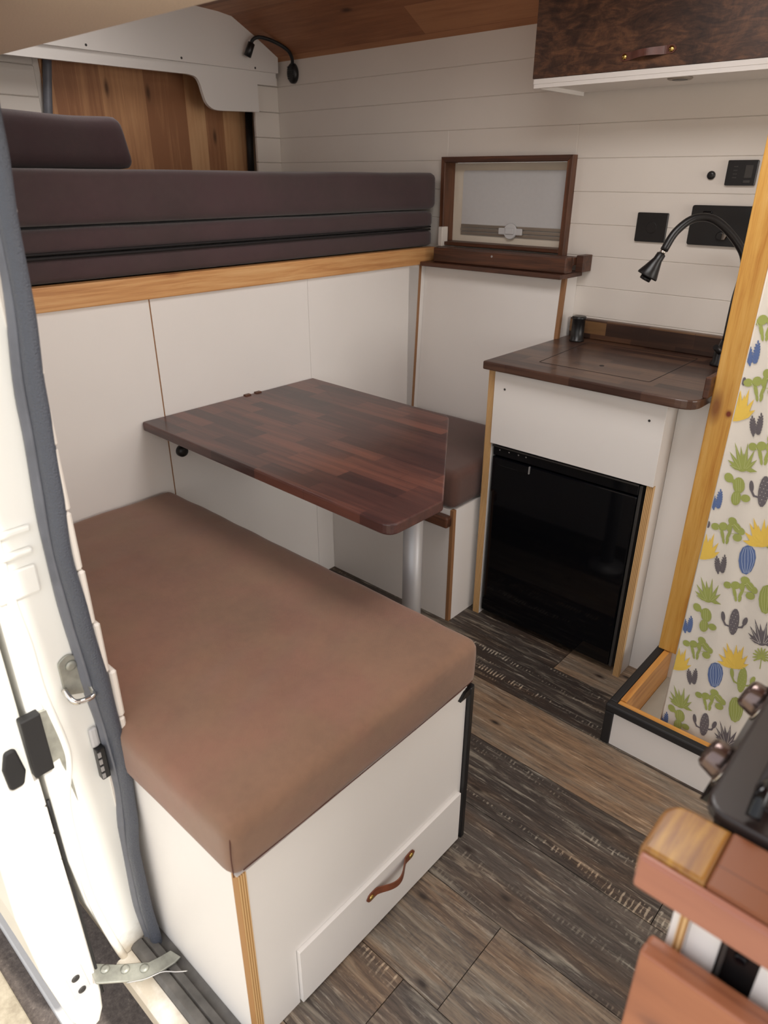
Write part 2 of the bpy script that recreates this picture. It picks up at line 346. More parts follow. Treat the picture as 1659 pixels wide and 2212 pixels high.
def roundpoly(pts, rad, n=6):
    """2D polygon with rounded corners; rad: list of radii"""
    out = []; m = len(pts)
    for i in range(m):
        p = Vector(pts[i]); a = (Vector(pts[i - 1]) - p); b = (Vector(pts[(i + 1) % m]) - p); r = rad[i] if isinstance(rad, (list, tuple)) else rad
        if r <= 0: out.append(tuple(p)); continue
        a.normalize(); b.normalize(); half = a.angle(b) / 2; d = r / math.tan(half)
        q0 = p + a * d; q1 = p + b * d
        for k in range(n + 1):
            t_ = k / n; q = (1 - t_) ** 2 * q0 + 2 * t_ * (1 - t_) * p + t_ ** 2 * q1
            out.append(tuple(q))
    return out
def cushion(x0, x1, y0, y1, z0, z1, rad=0.03, crown=0.01, step=0.03, wob=0.003, seed=0, sag=0.0):
    bm = bmesh.new(); nx = max(4, int((x1 - x0) / step)); ny = max(4, int((y1 - y0) / step)); nz = max(4, int((z1 - z0) / 0.015))
    vd = {}
    def v(i, j, k):
        if (i, j, k) not in vd: vd[(i, j, k)] = bm.verts.new((i / nx, j / ny, k / nz))
        return vd[(i, j, k)]
    def e(t_, n, span):   # denser near the borders
        return t_
    for i in range(nx):
        for j in range(ny):
            bm.faces.new((v(i, j, 0), v(i, j + 1, 0), v(i + 1, j + 1, 0), v(i + 1, j, 0)))
            bm.faces.new((v(i, j, nz), v(i + 1, j, nz), v(i + 1, j + 1, nz), v(i, j + 1, nz)))
    for i in range(nx):
        for k in range(nz):
            bm.faces.new((v(i, 0, k), v(i + 1, 0, k), v(i + 1, 0, k + 1), v(i, 0, k + 1)))
            bm.faces.new((v(i, ny, k), v(i, ny, k + 1), v(i + 1, ny, k + 1), v(i + 1, ny, k)))
    for j in range(ny):
        for k in range(nz):
            bm.faces.new((v(0, j, k), v(0, j, k + 1), v(0, j + 1, k + 1), v(0, j + 1, k)))
            bm.faces.new((v(nx, j, k), v(nx, j + 1, k), v(nx, j + 1, k + 1), v(nx, j, k + 1)))
    def spread(u, span):  # pull rows towards edges so the rounding has vertices
        b = min(0.45, rad / span); s = u * 2 - 1
        a = abs(s); a = a ** 0.6 if a > 0 else 0
        return 0.5 + 0.5 * math.copysign(a, s) * 1.0 if True else u
    for w in bm.verts:
        u, q, h = w.co
        p = Vector((x0 + (x1 - x0) * spread(u, x1 - x0), y0 + (y1 - y0) * spread(q, y1 - y0), z0 + (z1 - z0) * h))
        inn = Vector((min(max(p.x, x0 + rad), x1 - rad), min(max(p.y, y0 + rad), y1 - rad), min(max(p.z, z0 + rad), z1 - rad)))
        d = p - inn
        if d.length > 1e-6:
            m = max(abs(d.x), abs(d.y), abs(d.z)); p = inn + d.normalized() * m
        U = (p.x - x0) / (x1 - x0) * 2 - 1; Q = (p.y - y0) / (y1 - y0) * 2 - 1
        p.z += crown * (1 - U * U) * (1 - Q * Q) * h
        nn = noise.noise(Vector((p.x * 5 + seed, p.y * 5, p.z * 5))); 
        p.z += wob * nn * h; p.x += wob * 0.6 * noise.noise(Vector((p.y * 7, p.z * 7 + seed, 3))); p.y += wob * 0.6 * noise.noise(Vector((p.x * 7, p.z * 7 + seed, 9)))
        w.co = p
    for f in bm.faces: f.smooth = True
    return bm

def wloc(o):
    l = Vector(o.location)
    while o.parent: o = o.parent; l = l + Vector(o.location)
    return l
def obj(name, bm, mat, parent=None, label=None, kind=None, cat=None, group=None, base=None):
    me = bpy.data.meshes.new(name)
    off = wloc(parent) if parent else Vector(base or (0, 0, 0))
    if off.length: bmesh.ops.translate(bm, vec=-off, verts=bm.verts)
    bm.to_mesh(me); bm.free()
    for m in (mat if isinstance(mat, (list, tuple)) else [mat]): me.materials.append(MT[m])
    o = bpy.data.objects.new(name, me); COL.objects.link(o)
    if parent: o.parent = parent
    elif base: o.location = base
    for k, v_ in (('label', label), ('kind', kind), ('category', cat), ('group', group)):
        if v_: o[k] = v_
    return o
def thing(name, label, cat, loc, group=None):
    o = bpy.data.objects.new(name, None); COL.objects.link(o); o.location = loc
    o.empty_display_size = 0.05
    o['label'] = label; o['category'] = cat
    if group: o['group'] = group
    return o
def struct(name, bm, mat, label=None): return obj(name, bm, mat, label=label, kind='structure')

YW = 2.21; XB = -1.693; PITCH = 0.0938; Z0P = 1.031
# ------------------------------------------------------------------ floor
bm = bmesh.new(); tl = bm.loops.layers.color.new('tone')
rows = [(0.366, 0.42, [(.55, .5)], [-3, 3]), (0.42, 0.617, [(.56, 1.0), (.48, .9)], [-3, -0.5, 0.75, 3]), (0.617, 0.824, [(.60, .35), (.63, .3), (.55, .4)], [-3, -0.42, 0.5, 3]),
        (0.824, 1.03, [(.44, .6), (.42, .8)], [-3, -0.12, 3]), (1.03, 1.225, [(.28, .85), (.46, .9)], [-3, -0.20, 3]),
        (1.225, 1.432, [(.66, .05), (.3, .5)], [-3, 0.3, 3]), (1.432, 1.622, [(.10, 1.0), (.3, .5)], [-3, 0.1, 3]),
        (1.622, 1.83, [(.26, .5), (.66, .1)], [-3, -0.755, 3]), (1.83, 2.21, [(.4, .3)], [-3, 3])]
g_ = 0.0008
for y0, y1, tones, xs in rows:
    for i in range(len(xs) - 1):
        nb = len(bm.faces); bm.faces.ensure_lookup_table()
        box(bm, max(xs[i], -1.75) + g_, min(xs[i + 1], 1.6) - g_, y0 + g_, y1 - g_, -0.02, 0.0)
        bm.faces.ensure_lookup_table(); tn = tones[i % len(tones)]
        for f in bm.faces[nb:]:
            for lp in f.loops: lp[tl] = (tn[0], tn[1], random.random() * 0 + (i * 0.37 + y0) % 1, 1)
struct('floor', bm, 'floor')
struct('floor_base', B(-2.72, 1.6, 0.36, 2.24, -0.05, -0.0202), 'gap')

# ------------------------------------------------------------------ walls
def planked_wall(bm, x0, x1, ytop_face, z0, z1, d, phase=Z0P, hole=None):
    """horizontal planks on plane y = const, face looking to d (-1: towards -y)"""
    zs = []; z = phase - PITCH * 20
    while z < z1:
        a, b = max(z, z0), min(z + PITCH, z1)
        if b - a > 0.004: zs.append((a, b))
        z += PITCH
    for a, b in zs:
        y0, y1 = sorted((ytop_face, ytop_face - d * 0.014))
        box(bm, x0, x1, y0, y1, a + 0.0002, b - 0.0002, bev=0.0016, seg=1)
    return bm
hx = (-1.684, -1.183, 1.134, 1.409)
bm = planked_wall(bmesh.new(), -2.60, hx[0], YW, Z0P + PITCH, Z0P + PITCH * 5, -1); planked_wall(bm, hx[1], 1.6, YW, Z0P + PITCH, Z0P + PITCH * 5, -1)
planked_wall(bm, -2.6, 1.6, YW, 0.0, Z0P + PITCH, -1); planked_wall(bm, -2.6, 1.6, YW, Z0P + PITCH * 5, 1.80, -1)
planked_wall(bm, hx[0], hx[1], YW, hx[3], Z0P + PITCH * 5, -1)
box(bm, -2.7, hx[0], YW + 0.013, YW + 0.05, -0.02, 1.95); box(bm, hx[1], 1.6, YW + 0.013, YW + 0.05, -0.02, 1.95)
box(bm, hx[0], hx[1], YW + 0.013, YW + 0.05, -0.02, hx[2]); box(bm, hx[0], hx[1], YW + 0.013, YW + 0.05, hx[3], 1.95)
struct('wall_far', bm, 'white_plank')
bm = B(1.6, 1.63, 0.30, 2.24, -0.02, .84); box(bm, 1.6, 1.63, 0.30, 2.24, 1.66, 1.95); box(bm, 1.6, 1.63, 0.30, .48, .84, 1.66); box(bm, 1.6, 1.63, 2.02, 2.24, .84, 1.66); struct('wall_front', bm, 'white_panel')
# door-side wall: boards ending just inside the door seal
bm = bmesh.new()
def ydoor(z):
    tb_ = [(0, .3595), (.50, .372), (.60, .374), (.69, .364), (.80, .3575), (.90, .3555), (1.10, .358), (1.30, .364), (1.40, .371), (1.6, .374)]
    for (a, p), (b, q_) in zip(tb_, tb_[1:]):
        if a <= z <= b: return p + (q_ - p) * (z - a) / (b - a)
    return .36
for i in range(18):
    za, zb = -.0005 + .0938 * (i - .01) - .003, -.0005 + .0938 * (i + .99) - .003
    if zb > 1.56: break
    yf = ydoor((za + zb) / 2)
    if za < .45: continue
    box(bm, -2.70, -0.8985, yf - .012, yf, max(0, za) + .0008, zb - .0008, bev=.0035, seg=1)
box(bm, -2.72, -0.93, 0.338, 0.351, -0.05, 1.95)
struct('wall_door_side', bm, 'white_plank')
# pillar of the van body at the rear edge of the door opening, flat face towards the opening
bm = bmesh.new()
prism(bm, [(-2.75, y, z) for y, z in ((.243, 2.0), (.243, .30), (.252, .18), (.268, .09), (.286, 0), (.297, -.06), (.345, -.06), (.345, 2.0))], (1.818, 0, 0), bev=.004)
box(bm, 0.75, 1.65, 0.243, 0.345, -0.06, 2.0)
box(bm, -2.75, 1.65, 0.44, 0.50, -0.35, -0.0605)
struct('wall_body', bm, 'dirty_paint')
bead = smooth_path([(-.931, .262, 1.2), (-.931, .262, .93), (-.931, .262, .82), (-.931, .268, .74), (-.931, .270, .649), (-.931, .281, .55), (-.931, .280, .50), (-.931, .262, .42), (-.931, .259, .30), (-.931, .262, .18), (-.931, .285, 0.02), (-.931, .303, -.05)])
bm = tube(bmesh.new(), bead, 0.0072, 10)
box(bm, -.932, -.925, .243, .308, .912, .922, bev=.003)
box(bm, -.932, -.922, .243, .304, .880, .890, bev=.004)
box(bm, -.932, -.9255, .246, .303, .818, .862, bev=.003)
struct('trim_1', bm, 'dirty_paint', 'pressed ridge and hinge pocket of the door pillar')
# ceiling: arched tongue and groove boards
prof = [(2.215, 1.772), (2.189, 1.786), (2.077, 1.846), (2.044, 1.862), (1.972, 1.897), (1.909, 1.904), (1.742, 1.910), (1.26, 1.915), (0.30, 1.915)]
bm = bmesh.new()
prism(bm, [(-2.75, y, z) for y, z in prof] + [(-2.75, 0.30, 1.97), (-2.75, 2.24, 1.97), (-2.75, 2.24, 1.772)], (4.4, 0, 0))
struct('ceiling', bm, 'ceiling')
# header over the sliding door
pr = [(0.30, 1.53)] + [(0.585, 1.53), (0.594, 1.533), (0.600, 1.541), (0.603, 1.553), (0.603, 1.918), (0.30, 1.918)]
bm = prism(bmesh.new(), [(-2.70, y, z) for y, z in pr], (4.3, 0, 0)); struct('trim_2', bm, 'header', 'beige lined header above the side door')
bm = B(-2.75, 1.65, 0.243, 0.30, 1.55, 2.0); struct('trim_3', bm, 'van_paint')
# rear: planked wall left of the doors, timber clad door, white return on the right
bm = bmesh.new()
z = Z0P
while z < 1.80:
    box(bm, -2.735, -2.722, 0.36, 1.262, z + .0006, z + PITCH - .0006, bev=.003, seg=1); z += PITCH
box(bm, -2.76, -2.735, 0.34, 2.24, 0.0, 1.97)
struct('wall_rear', bm, 'white_plank')
struct('door_1', B(-2.75, -2.726, 1.285, 2.20, 0.9, 1.8), 'rear_wood', 'rear door clad in stained upright pine boards')
sr = T(smooth_path([(-2.715, 1.258, 1.30), (-2.715, 1.272, 1.50), (-2.715, 1.31, 1.72)], 5), 0.015, 10)
obj('door_seal', sr, 'rubber_smooth', label='dark rubber seal on the left edge of the timber clad rear door', cat='seal')
bm = bmesh.new()
for a in range(5):
    za = Z0P + PITCH * (3 + a)
    box(bm, -2.60, -2.585, 2.083, 2.21, za + .0006, min(za + PITCH, 1.72) - .0006, bev=.002, seg=1)
box(bm, -2.72, -2.60, 2.165, 2.21, 1.0, 1.74)
struct('trim_4', bm, 'white_plank', 'white boarded return right of the rear door')
obj('door_seal', T([(-2.70, 2.128, 1.3), (-2.70, 2.140, 1.62)], 0.015, 10), 'black_matte', label='black rubber seal on the right edge of the rear door', cat='seal')
# white fascia following the ceiling arch, and the shaped board below it
fp = [(0.36, 1.722), (2.187, 1.732)] + [(2.189, 1.786), (2.077, 1.846), (2.044, 1.862), (1.972, 1.897), (1.909, 1.904), (1.742, 1.910), (0.36, 1.915)]
bm = prism(bmesh.new(), [(-2.55, y, z) for y, z in fp], (-0.015, 0, 0)); struct('trim_5', bm, 'white_panel', 'white fascia above the bed foot')
fasc = thing('shaped_board', 'white board with an S-shaped cutout hanging below the fascia over the rear door', 'board', (-2.58, 1.7, 1.69))
curve = smooth_path([(0, 1.76, 1.694), (0, 1.795, 1.688), (0, 1.812, 1.668), (0, 1.822, 1.635), (0, 1.836, 1.604), (0, 1.866, 1.586), (0, 1.91, 1.584)], 4)
sb = [(-2.565, 0.40, 1.74), (-2.565, 0.40, 1.684), (-2.565, 1.2, 1.689)] + [(-2.565, p.y, p.z) for p in curve] + [(-2.565, 2.088, 1.590), (-2.565, 2.088, 1.687), (-2.565, 2.186, 1.689), (-2.565, 2.186, 1.74)]
obj('panel', P(sb, (-0.015, 0, 0)), 'white_panel', fasc)
for y in (1.368, 1.731, 2.069):
    obj('screw', L((-2.5505, y, 1.74), (1, 0, 0), [(0, .004), (.002, .004), (.003, .0025)], 10), 'graphite', fasc)

# ------------------------------------------------------------------ bed
bulk = thing('bed_bulkhead', 'tall white panelled bulkhead under the raised bed, behind the table', 'bulkhead', (-1.70, 1.2, 0))
obj('left_panel', B(XB - .012, XB, .366, .9725, 0.0, 1.065), 'white_panel', bulk)
obj('middle_panel', B(XB - .012, XB, .9765, 1.5245, 0.0, 1.065), 'white_panel', bulk)
pp_ = [(XB, 1.5255, 0), (XB, 2.018, 0), (XB, 2.075, 1.065), (XB, 1.5255, 1.065)]
obj('right_panel', P(pp_, (-.012, 0, 0)), 'white_panel', bulk)
obj('joint_strip', B(XB - .010, XB - .0015, .9725, .9765, 0.0, 1.065), 'edge_brown', bulk, 'narrow brown joint strip')
obj('fillet', B(XB - .011, XB, 2.018, 2.20, 0, 1.065), 'white_panel', bulk)
obj('ply_edge', P([(XB + .0007, 2.018, 0), (XB + .0007, 2.032, 0), (XB + .0007, 2.0895, 1.065), (XB + .0007, 2.0755, 1.065)], (-.012, 0, 0)), 'edge_brown', bulk, 'bare plywood edge')
bed = thing('bed_platform', 'raised bed platform with an orange pine front board across the rear', 'bed base', (-1.70, 1.29, 1.06))
obj('front_board', B(XB - .02, XB + .012, .37, 2.155, 1.066, 1.122, bev=.003), 'bedboard', bed)
obj('slat_base', B(-2.70, XB - .02, .37, 2.2, 1.078, 1.110), 'bedboard', bed)
for nm, z0, z1, x0, x1, ye, lab, rd, sd in (
        ('bed_mattress', 1.123, 1.179, -2.62, -1.708, 2.168, 'thin brown mattress darkened as in shade, lowest of the stack on the pine bed board', .016, 1),
        ('bed_mattress', 1.1865, 1.242, -2.62, -1.706, 2.168, 'brown mattress darkened as in shade, middle of the stack on the bed', .018, 2),
        ('bed_mattress', 1.2475, 1.366, -2.62, -1.700, 2.178, 'thick brown mattress darkened as in shade, topmost of the full-width stack on the bed', .022, 3)):
    t_ = thing(nm, lab, 'mattress', ((x0 + x1) / 2, 1.27, z0), 'mattresses stacked on the bed')
    obj('cover', cushion(x0, x1, .372, ye, z0, z1, rd, .001, .03, .003, sd), 'fabric_shaded', t_)
    if sd == 1:
        obj('zip', T(smooth_path([(x1 + .001, .40, 1.1805), (x1 + .002, 1.0, 1.180), (x1 + .002, 1.6, 1.181), (x1 + .000, 2.15, 1.1805)], 8), .0036, 8), 'piping', t_, 'black zip along the front edge')
    if sd == 2:
        obj('piping', T(smooth_path([(x1 + .001, .40, 1.1897), (x1 + .001, 1.2, 1.1897), (x1 + .000, 2.15, 1.1897)], 8), .003, 8), 'piping', t_)
t_ = thing('bed_cushion', 'short brown cushion, darkened as in shade, lying on the left end of the mattress stack', 'cushion', (-2.2, .77, 1.366))
cb = cushion(-2.35, -2.0, .38, 1.178, 1.369, 1.500, .03, .004, .03, .006, 11)
for v_ in cb.verts:
    h = (v_.co.z - 1.369) / .13
    if v_.co.y > 1.0: v_.co.y -= 0.030 * h * (v_.co.y - 1.0) / .178
obj('cover', cb, 'fabric_shaded', t_)

# ------------------------------------------------------------------ bench
bench = thing('bench_box', 'white storage bench with a drawer under the near brown cushion', 'bench', (-1.15, .65, 0))
obj('side_panel', B(XB + .001, -.614, .366, .380, 0, .430), 'white_panel', bench)
obj('side_panel', B(XB + .001, -.614, .922, .936, 0, .430), 'white_panel', bench)
bm = bmesh.new()
box(bm, -.628, -.613, .3805, .929, .1482, .4295)
box(bm, -.628, -.613, .3805, .4605, 0.0, .1482)
obj('front_panel', bm, 'white_panel', bench)
obj('ply_corner', B(-.628, -.6115, .3655, .381, 0, .4295, bev=.001), 'ply_y', bench, 'bare plywood edge at the near corner')
obj('lid', B(XB + .001, -.620, .37, .93, .416, .430), 'white_panel', bench)
dr = obj('drawer_front', B(-.618, -.605, .462, .9285, .006, .1472, bev=.0008), 'white_panel', bench)
def strap(parent, a, b, out, w, mat, rise=0.026, tilt=(0, 0, 1), stud=.0062, upv=None):
    """leather pull between a and b arching along out"""
    a, b, out = Vector(a), Vector(b), Vector(out); d = (b - a); ln = d.length; d.normalize(); wv = Vector(tilt)
    wv = (wv - out * wv.dot(out) - d * wv.dot(d)).normalized()
    bm = bmesh.new(); n = 30; secs = []
    for i in range(n + 1):
        t1 = -0.10 + 1.20 * i / n; s = min(max(t1, 0), 1)
        k = min(max((s - 0.12) / 0.76, 0), 1); h = rise * math.sin(math.pi * k) ** 1.3 + .0015
        ww = w * (1 - 0.18 * math.sin(math.pi * s))
        if t1 < 0: ww = w * math.sqrt(max(0.02, 1 - (t1 / -0.101) ** 2))
        if t1 > 1: ww = w * math.sqrt(max(0.02, 1 - ((t1 - 1) / 0.101) ** 2))
        p = a + d * ln * t1 + out * h
        th = .0011
        secs.append([p + wv * ww - out * th, p + wv * ww + out * th, p - wv * ww + out * th, p - wv * ww - out * th])
    loft(bm, secs)
    for f in bm.faces: f.smooth = False
    o = obj('handle', bm, mat, parent, 'brown leather strap handle with brass studs')
    for p in (a, b):
        obj('stud', L(p + out * .002, out, [(0, stud), (.0015, stud), (.003, stud * .8), (.0042, stud * .3), (.0044, 0)], 18), 'brass', o, 'brass stud')
    return o
strap(dr, (-.605, .640, .1105), (-.605, .757, .1165), (1, 0, 0), .0105, 'leather', rise=.020)
obj('corner_strip', B(-.634, -.604, .9375, .950, 0.0, .428, bev=.002), 'black', bench, 'black corner strip')
obj('corner_bracket', P([(-.606, .905, .412), (-.606, .9505, .412), (-.606, .9505, .4305), (-.606, .922, .426)], (-.03, 0, 0)), 'black', bench, 'small black bracket')
cu = thing('bench_cushion', 'large brown fabric seat cushion on the near storage bench', 'cushion', (-1.15, .65, .431))
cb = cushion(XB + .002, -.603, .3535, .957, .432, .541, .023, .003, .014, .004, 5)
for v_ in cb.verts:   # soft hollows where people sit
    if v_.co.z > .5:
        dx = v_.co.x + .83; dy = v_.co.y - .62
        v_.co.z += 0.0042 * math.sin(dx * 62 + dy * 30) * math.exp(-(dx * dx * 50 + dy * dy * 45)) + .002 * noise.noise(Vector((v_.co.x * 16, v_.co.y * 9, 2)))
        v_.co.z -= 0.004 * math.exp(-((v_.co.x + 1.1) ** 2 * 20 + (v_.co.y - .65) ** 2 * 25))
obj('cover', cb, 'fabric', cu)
bm = bmesh.new()
tube(bm, smooth_path([(-.6035, .372, .449), (-.602, .6, .448), (-.602, .8, .447), (-.6035, .938, .449)], 8), .0009, 6)
tube(bm, smooth_path([(-.610, .3590, .440), (-.6085, .3575, .48), (-.611, .3610, .518), (-.620, .3690, .534)], 6), .0009, 6)
obj('seam', bm, 'thread', cu)

# ------------------------------------------------------------------ table
tb = thing('table', 'dark brown butcher block table with a chamfered corner beside the bulkhead', 'table', (-1.2, 1.2, 0))
tp = roundpoly([(XB + .002, .903), (XB + .002, 1.530), (-1.110, 1.508), (-.777, 1.049), (-.778, .886)], [.006, .004, .045, .02, .03])
obj('tabletop', P([(x, y, .727) for x, y in tp], (0, 0, .025), bev=.004, seg=3), 'table', tb)
obj('leg', T([(-.917, 1.125, .022), (-.917, 1.125, .727)], .0235, 24), 'silver', tb, 'round silver table leg')
obj('foot_plate', L((-.917, 1.125, 0.0005), (0, 0, 1), [(0, .07), (.008, .068), (.022, .035), (.024, .026)]), 'silver', tb)
obj('top_plate', L((-.917, 1.125, .7255), (0, 0, -1), [(0, .06), (.006, .058), (.02, .03)]), 'silver', tb)
for y in (1.245, 1.285):
    obj('wall_catch', B(XB + .001, XB + .014, y, y + .020,   .728, .7555, bev=.001), 'darkwood_x', tb)
hk = L((XB, 1.010, .6395), (1, 0, 0), [(0, .017), (.010, .017), (.016, .014), (.018, .006)]); obj('wall_knob', hk, 'black', label='small round black knob on the bulkhead under the left end of the table', cat='knob')

# ------------------------------------------------------------------ far seat
st = thing('seat_box', 'white seat base between table and fridge cabinet', 'seat base', (-1.42, 1.8, 0))
obj('front_panel', B(XB + .001, -1.158, 1.603, 1.617, 0, .4115), 'white_panel', st)
obj('end_panel', B(-1.158, -1.1455, 1.6175, 2.09, 0, .4115), 'white_panel', st)
obj('ply_edge', B(-1.158, -1.1455, 1.6025, 1.617, 0, .4115), 'edge_brown', st, 'brown edge at the front corner')
obj('ledge', B(-1.60, -1.149, 1.573, 1.6025, .358, .395, bev=.006), 'darkwood_x', st, 'dark brown wooden ledge')
obj('lid', B(XB + .001, -1.1585, 1.6175, 2.09, .4, .4115), 'white_panel', st)
sc_ = thing('seat_cushion', 'brown seat cushion, darkened as in shade, between the table and the fridge cabinet', 'cushion', (-1.42, 1.8, .413))
obj('cover', cushion(XB + .003, -1.1425, 1.597, 2.0755, .4135, .536, .022, .004, .028, .003, 21), 'fabric_seat_shaded', sc_)
bk = thing('backrest_panel', 'leaning white panel behind the far seat, below the dark wooden sill', 'panel', (-1.4, 2.04, .4))
def bky(z): return 2.0835 + (z - .541) * .0535
obj('panel', P([(XB + .001, bky(.42), .42), (XB + .001, bky(.42) + .014, .42), (XB + .001, bky(1.062) + .014, 1.062), (XB + .001, bky(1.062), 1.062)], (.558, 0, 0)), 'white_panel', bk)
obj('ply_edge', P([(-1.1335, bky(.42) - .0003, .42), (-1.1335, bky(.42) + .014, .42), (-1.1335, bky(1.062) + .014, 1.062), (-1.1335, bky(1.062) - .0003, 1.062)], (.013, 0, 0)), 'edge_brown', bk, 'bare plywood edge')
obj('end_panel', P([(-1.133, bky(.42) + .0145, .42), (-1.133, 2.209, .42), (-1.133, 2.209, 1.062), (-1.133, bky(1.062) + .0145, 1.062)], (.003, 0, 0)), 'white_panel', bk)

# ------------------------------------------------------------------ window
wf = thing('window_surround', 'dark stained wooden surround of the small window left of the counter', 'window surround', (-1.44, 2.2, 1.12))
yF, yB = 2.180, 2.256
ox0, ox1, oz0, oz1 = -1.690, -1.177, 1.128, 1.4165
def fr(pts, mat): return obj('casing', P([(x, yF, z) for x, z in pts], (0, yB - yF, 0), bev=.0015, seg=1), mat, wf)
wd = .018
fr([(ox0, oz1), (ox1, oz1), (ox1 - wd, oz1 - wd), (ox0 + wd, oz1 - wd)], 'darkwood_x')
fr([(ox0, oz0), (ox0, oz1), (ox0 + wd, oz1 - wd), (ox0 + wd, oz0)], 'darkwood_z')
fr([(ox1, oz0 - .01), (ox1, oz1), (ox1 - wd, oz1 - wd), (ox1 - wd, oz0 - .01)], 'darkwood_z')
fr([(ox0 + wd, oz0), (ox1 - wd, oz0), (ox1 - wd, oz0 + .012), (ox0 + wd, oz0 + .012)], 'darkwood_x')
wi = obj('window_1', B(ox0 + wd + .0005, ox1 - wd - .0005, 2.240, 2.250, oz0 + .0125, oz1 - wd - .0005), 'cream', kind='structure')
inn = roundpoly([(-1.632, 1.162), (-1.19, 1.162), (-1.19, 1.374), (-1.632, 1.374)], .012)
inn = [(min(x, -1.200), z) for x, z in inn]
obj('blind', P([(x, 2.2385, z) for x, z in inn], (0, .0014, 0)), 'blind', wi)
bm = bmesh.new()
box(bm, -1.630, -1.201, 2.2335, 2.2383, 1.164, 1.174, bev=.001); box(bm, -1.630, -1.201, 2.232, 2.2383, 1.1762, 1.1865, bev=.001); box(bm, -1.630, -1.201, 2.2335, 2.2383, 1.1885, 1.199, bev=.001)
obj('blind_bar', bm, 'bar', wi)
bm = B(-1.462, -1.366, 2.225, 2.2318, 1.171, 1.193, bev=.003)
lathe(bm, (-1.414, 2.224, 1.183), (0, 1, 0), [(0, .024), (.004, .026), (.007, .026)], 24)
box(bm, -1.431, -1.397, 2.220, 2.2238, 1.174, 1.194, bev=.002)
obj('blind_latch', bm, 'blind', wi, 'pale grey plastic latch')
sl = thing('window_sill', 'dark stained wooden sill ledge under the window surround', 'sill', (-1.4, 2.15, 1.06))
obj('front_rail', B(-1.640, -1.112, 2.088, 2.135, 1.078, 1.127, bev=.004), 'darkwood_x', sl)
obj('bottom_board', B(XB + .014, -1.112, 2.062, 2.205, 1.063, 1.0775, bev=.002), 'darkwood_x', sl)
obj('top_board', B(-1.64, -1.112, 2.135, 2.178, 1.100, 1.124, bev=.002), 'darkwood_x', sl)
obj('end_block', B(-1.111, -1.085, 2.150, 2.208, 1.080, 1.130, bev=.002), 'darkwood_x', sl)
obj('screw', L((-1.39, 2.088, 1.112), (0, -1, 0), [(0, .004), (.001, .003)], 10), 'silver', sl)
# low white upright beside the mattress stack
struct('trim_6', B(XB + .012, XB + .030, 2.165, 2.2, 1.124, 1.19, bev=.002), 'white_plank', 'white block at the mattress end')

# ------------------------------------------------------------------ fridge cabinet
cab = thing('fridge_cabinet', 'white counter cabinet with bare plywood edges around the black fridge', 'cabinet', (-.85, 1.95, 0))
YF = 1.712
obj('side_panel', B(-1.120, -1.0975, YF, 2.20, 0, .8475), ['white_panel'], cab)
obj('side_panel', B(-.606, -.590, YF + .012, 2.20, 0, .8475), ['white_panel'], cab)
obj('ply_edge', B(-1.1205, -1.097, YF - .001, YF + .0005, 0, .8475), 'ply_x', cab, 'bare plywood front edge')
obj('ply_edge', B(-.6065, -.5885, YF - .001, YF + .0125, 0, .622), 'ply_x', cab, 'bare plywood front edge')
tpn = obj('top_panel', B(-1.0965, -.5885, YF - .006, YF + .010, .6235, .8475, bev=.001), 'white_panel', cab)
for x, z in ((-1.060, .796), (-.628, .797)):
    obj('screw', L((x, YF - .0062, z), (0, -1, 0), [(0, .0035), (.001, .003)], 10), 'graphite', tpn)
obj('back_panel', B(-1.097, -.606, 2.16, 2.17, 0, .8475), 'white_panel', cab)
sd = struct('trim_7', B(-.589, -.30, 1.788, 1.80, 0, .8475), 'white_panel', 'white panel between cabinet and shower post')
fg = thing('fridge', 'black built-in fridge under the counter', 'fridge', (-.85, 1.9, 0))
obj('body', B(-1.090, -.612, 1.762, 2.15, .012, .617, bev=.003), 'black', fg)
dor = obj('door', B(-1.092, -.628, 1.716, 1.757, .020, .5795, bev=.004), 'black_gloss', fg, 'glossy black fridge door')
cp = obj('control_strip', B(-1.092, -.628, 1.719, 1.760, .5825, .6145, bev=.003), 'black_gloss', fg)
obj('trim_line', B(-1.092, -.628, 1.713, 1.7185, .612, .617, bev=.001), 'graphite', cp)
for x in (-1.068, -1.035, -1.002, -.976):
    obj('indicator', L((x, 1.7188, .603), (0, -1, 0), [(0, .0022), (.0008, .002)], 10), 'silver', cp)
obj('edge_trim', B(-.627, -.618, 1.718, 1.759, .02, .614, bev=.002), 'graphite', dor)
obj('door_catch', B(-1.075, -.958, 1.7125, 1.7165, .556, .579, bev=.001), 'black_gloss', dor)
obj('catch_end', B(-.9595, -.957, 1.711, 1.7165, .556, .579), 'silver', dor)
ct = thing('counter', 'dark brown wooden counter with a flush sink lid above the fridge', 'counter', (-.85, 1.95, .85))
cpts = roundpoly([(-1.128, 1.684), (-.515, 1.678), (-.512, 2.196), (-1.128, 2.196)], [.006, .05, .002, .002])
lid = roundpoly([(-1.000, 1.781), (-.674, 1.784), (-.676, 2.135), (-1.022, 2.118)], .008)
obj('top', P([(x, y, .849) for x, y in cpts], (0, 0, .024), bev=.004, seg=3), 'counter', ct)
bm = bmesh.new()
for i in range(len(lid)):
    a = Vector((*lid[i], 0)); b = Vector((*lid[(i + 1) % len(lid)], 0))
    if (b - a).length > 1e-4:
        n_ = (b - a).normalized().cross(Vector((0, 0, 1))) * .0011
        prism(bm, [(*(a + n_).xy, .8731), (*(b + n_).xy, .8731), (*(b - n_).xy, .8731), (*(a - n_).xy, .8731)], (0, 0, .0004))
obj('lid_groove', bm, 'black_matte', ct, 'dark groove around the sink lid')
obj('finger_hole', L((-.846, 1.863, .8731), (0, 0, 1), [(0, .007), (.0006, .006)], 16), 'black_matte', ct)
obj('upstand', B(-1.120, -.512, 2.174, 2.2, .8735, .935, bev=.003), 'upstand', ct)
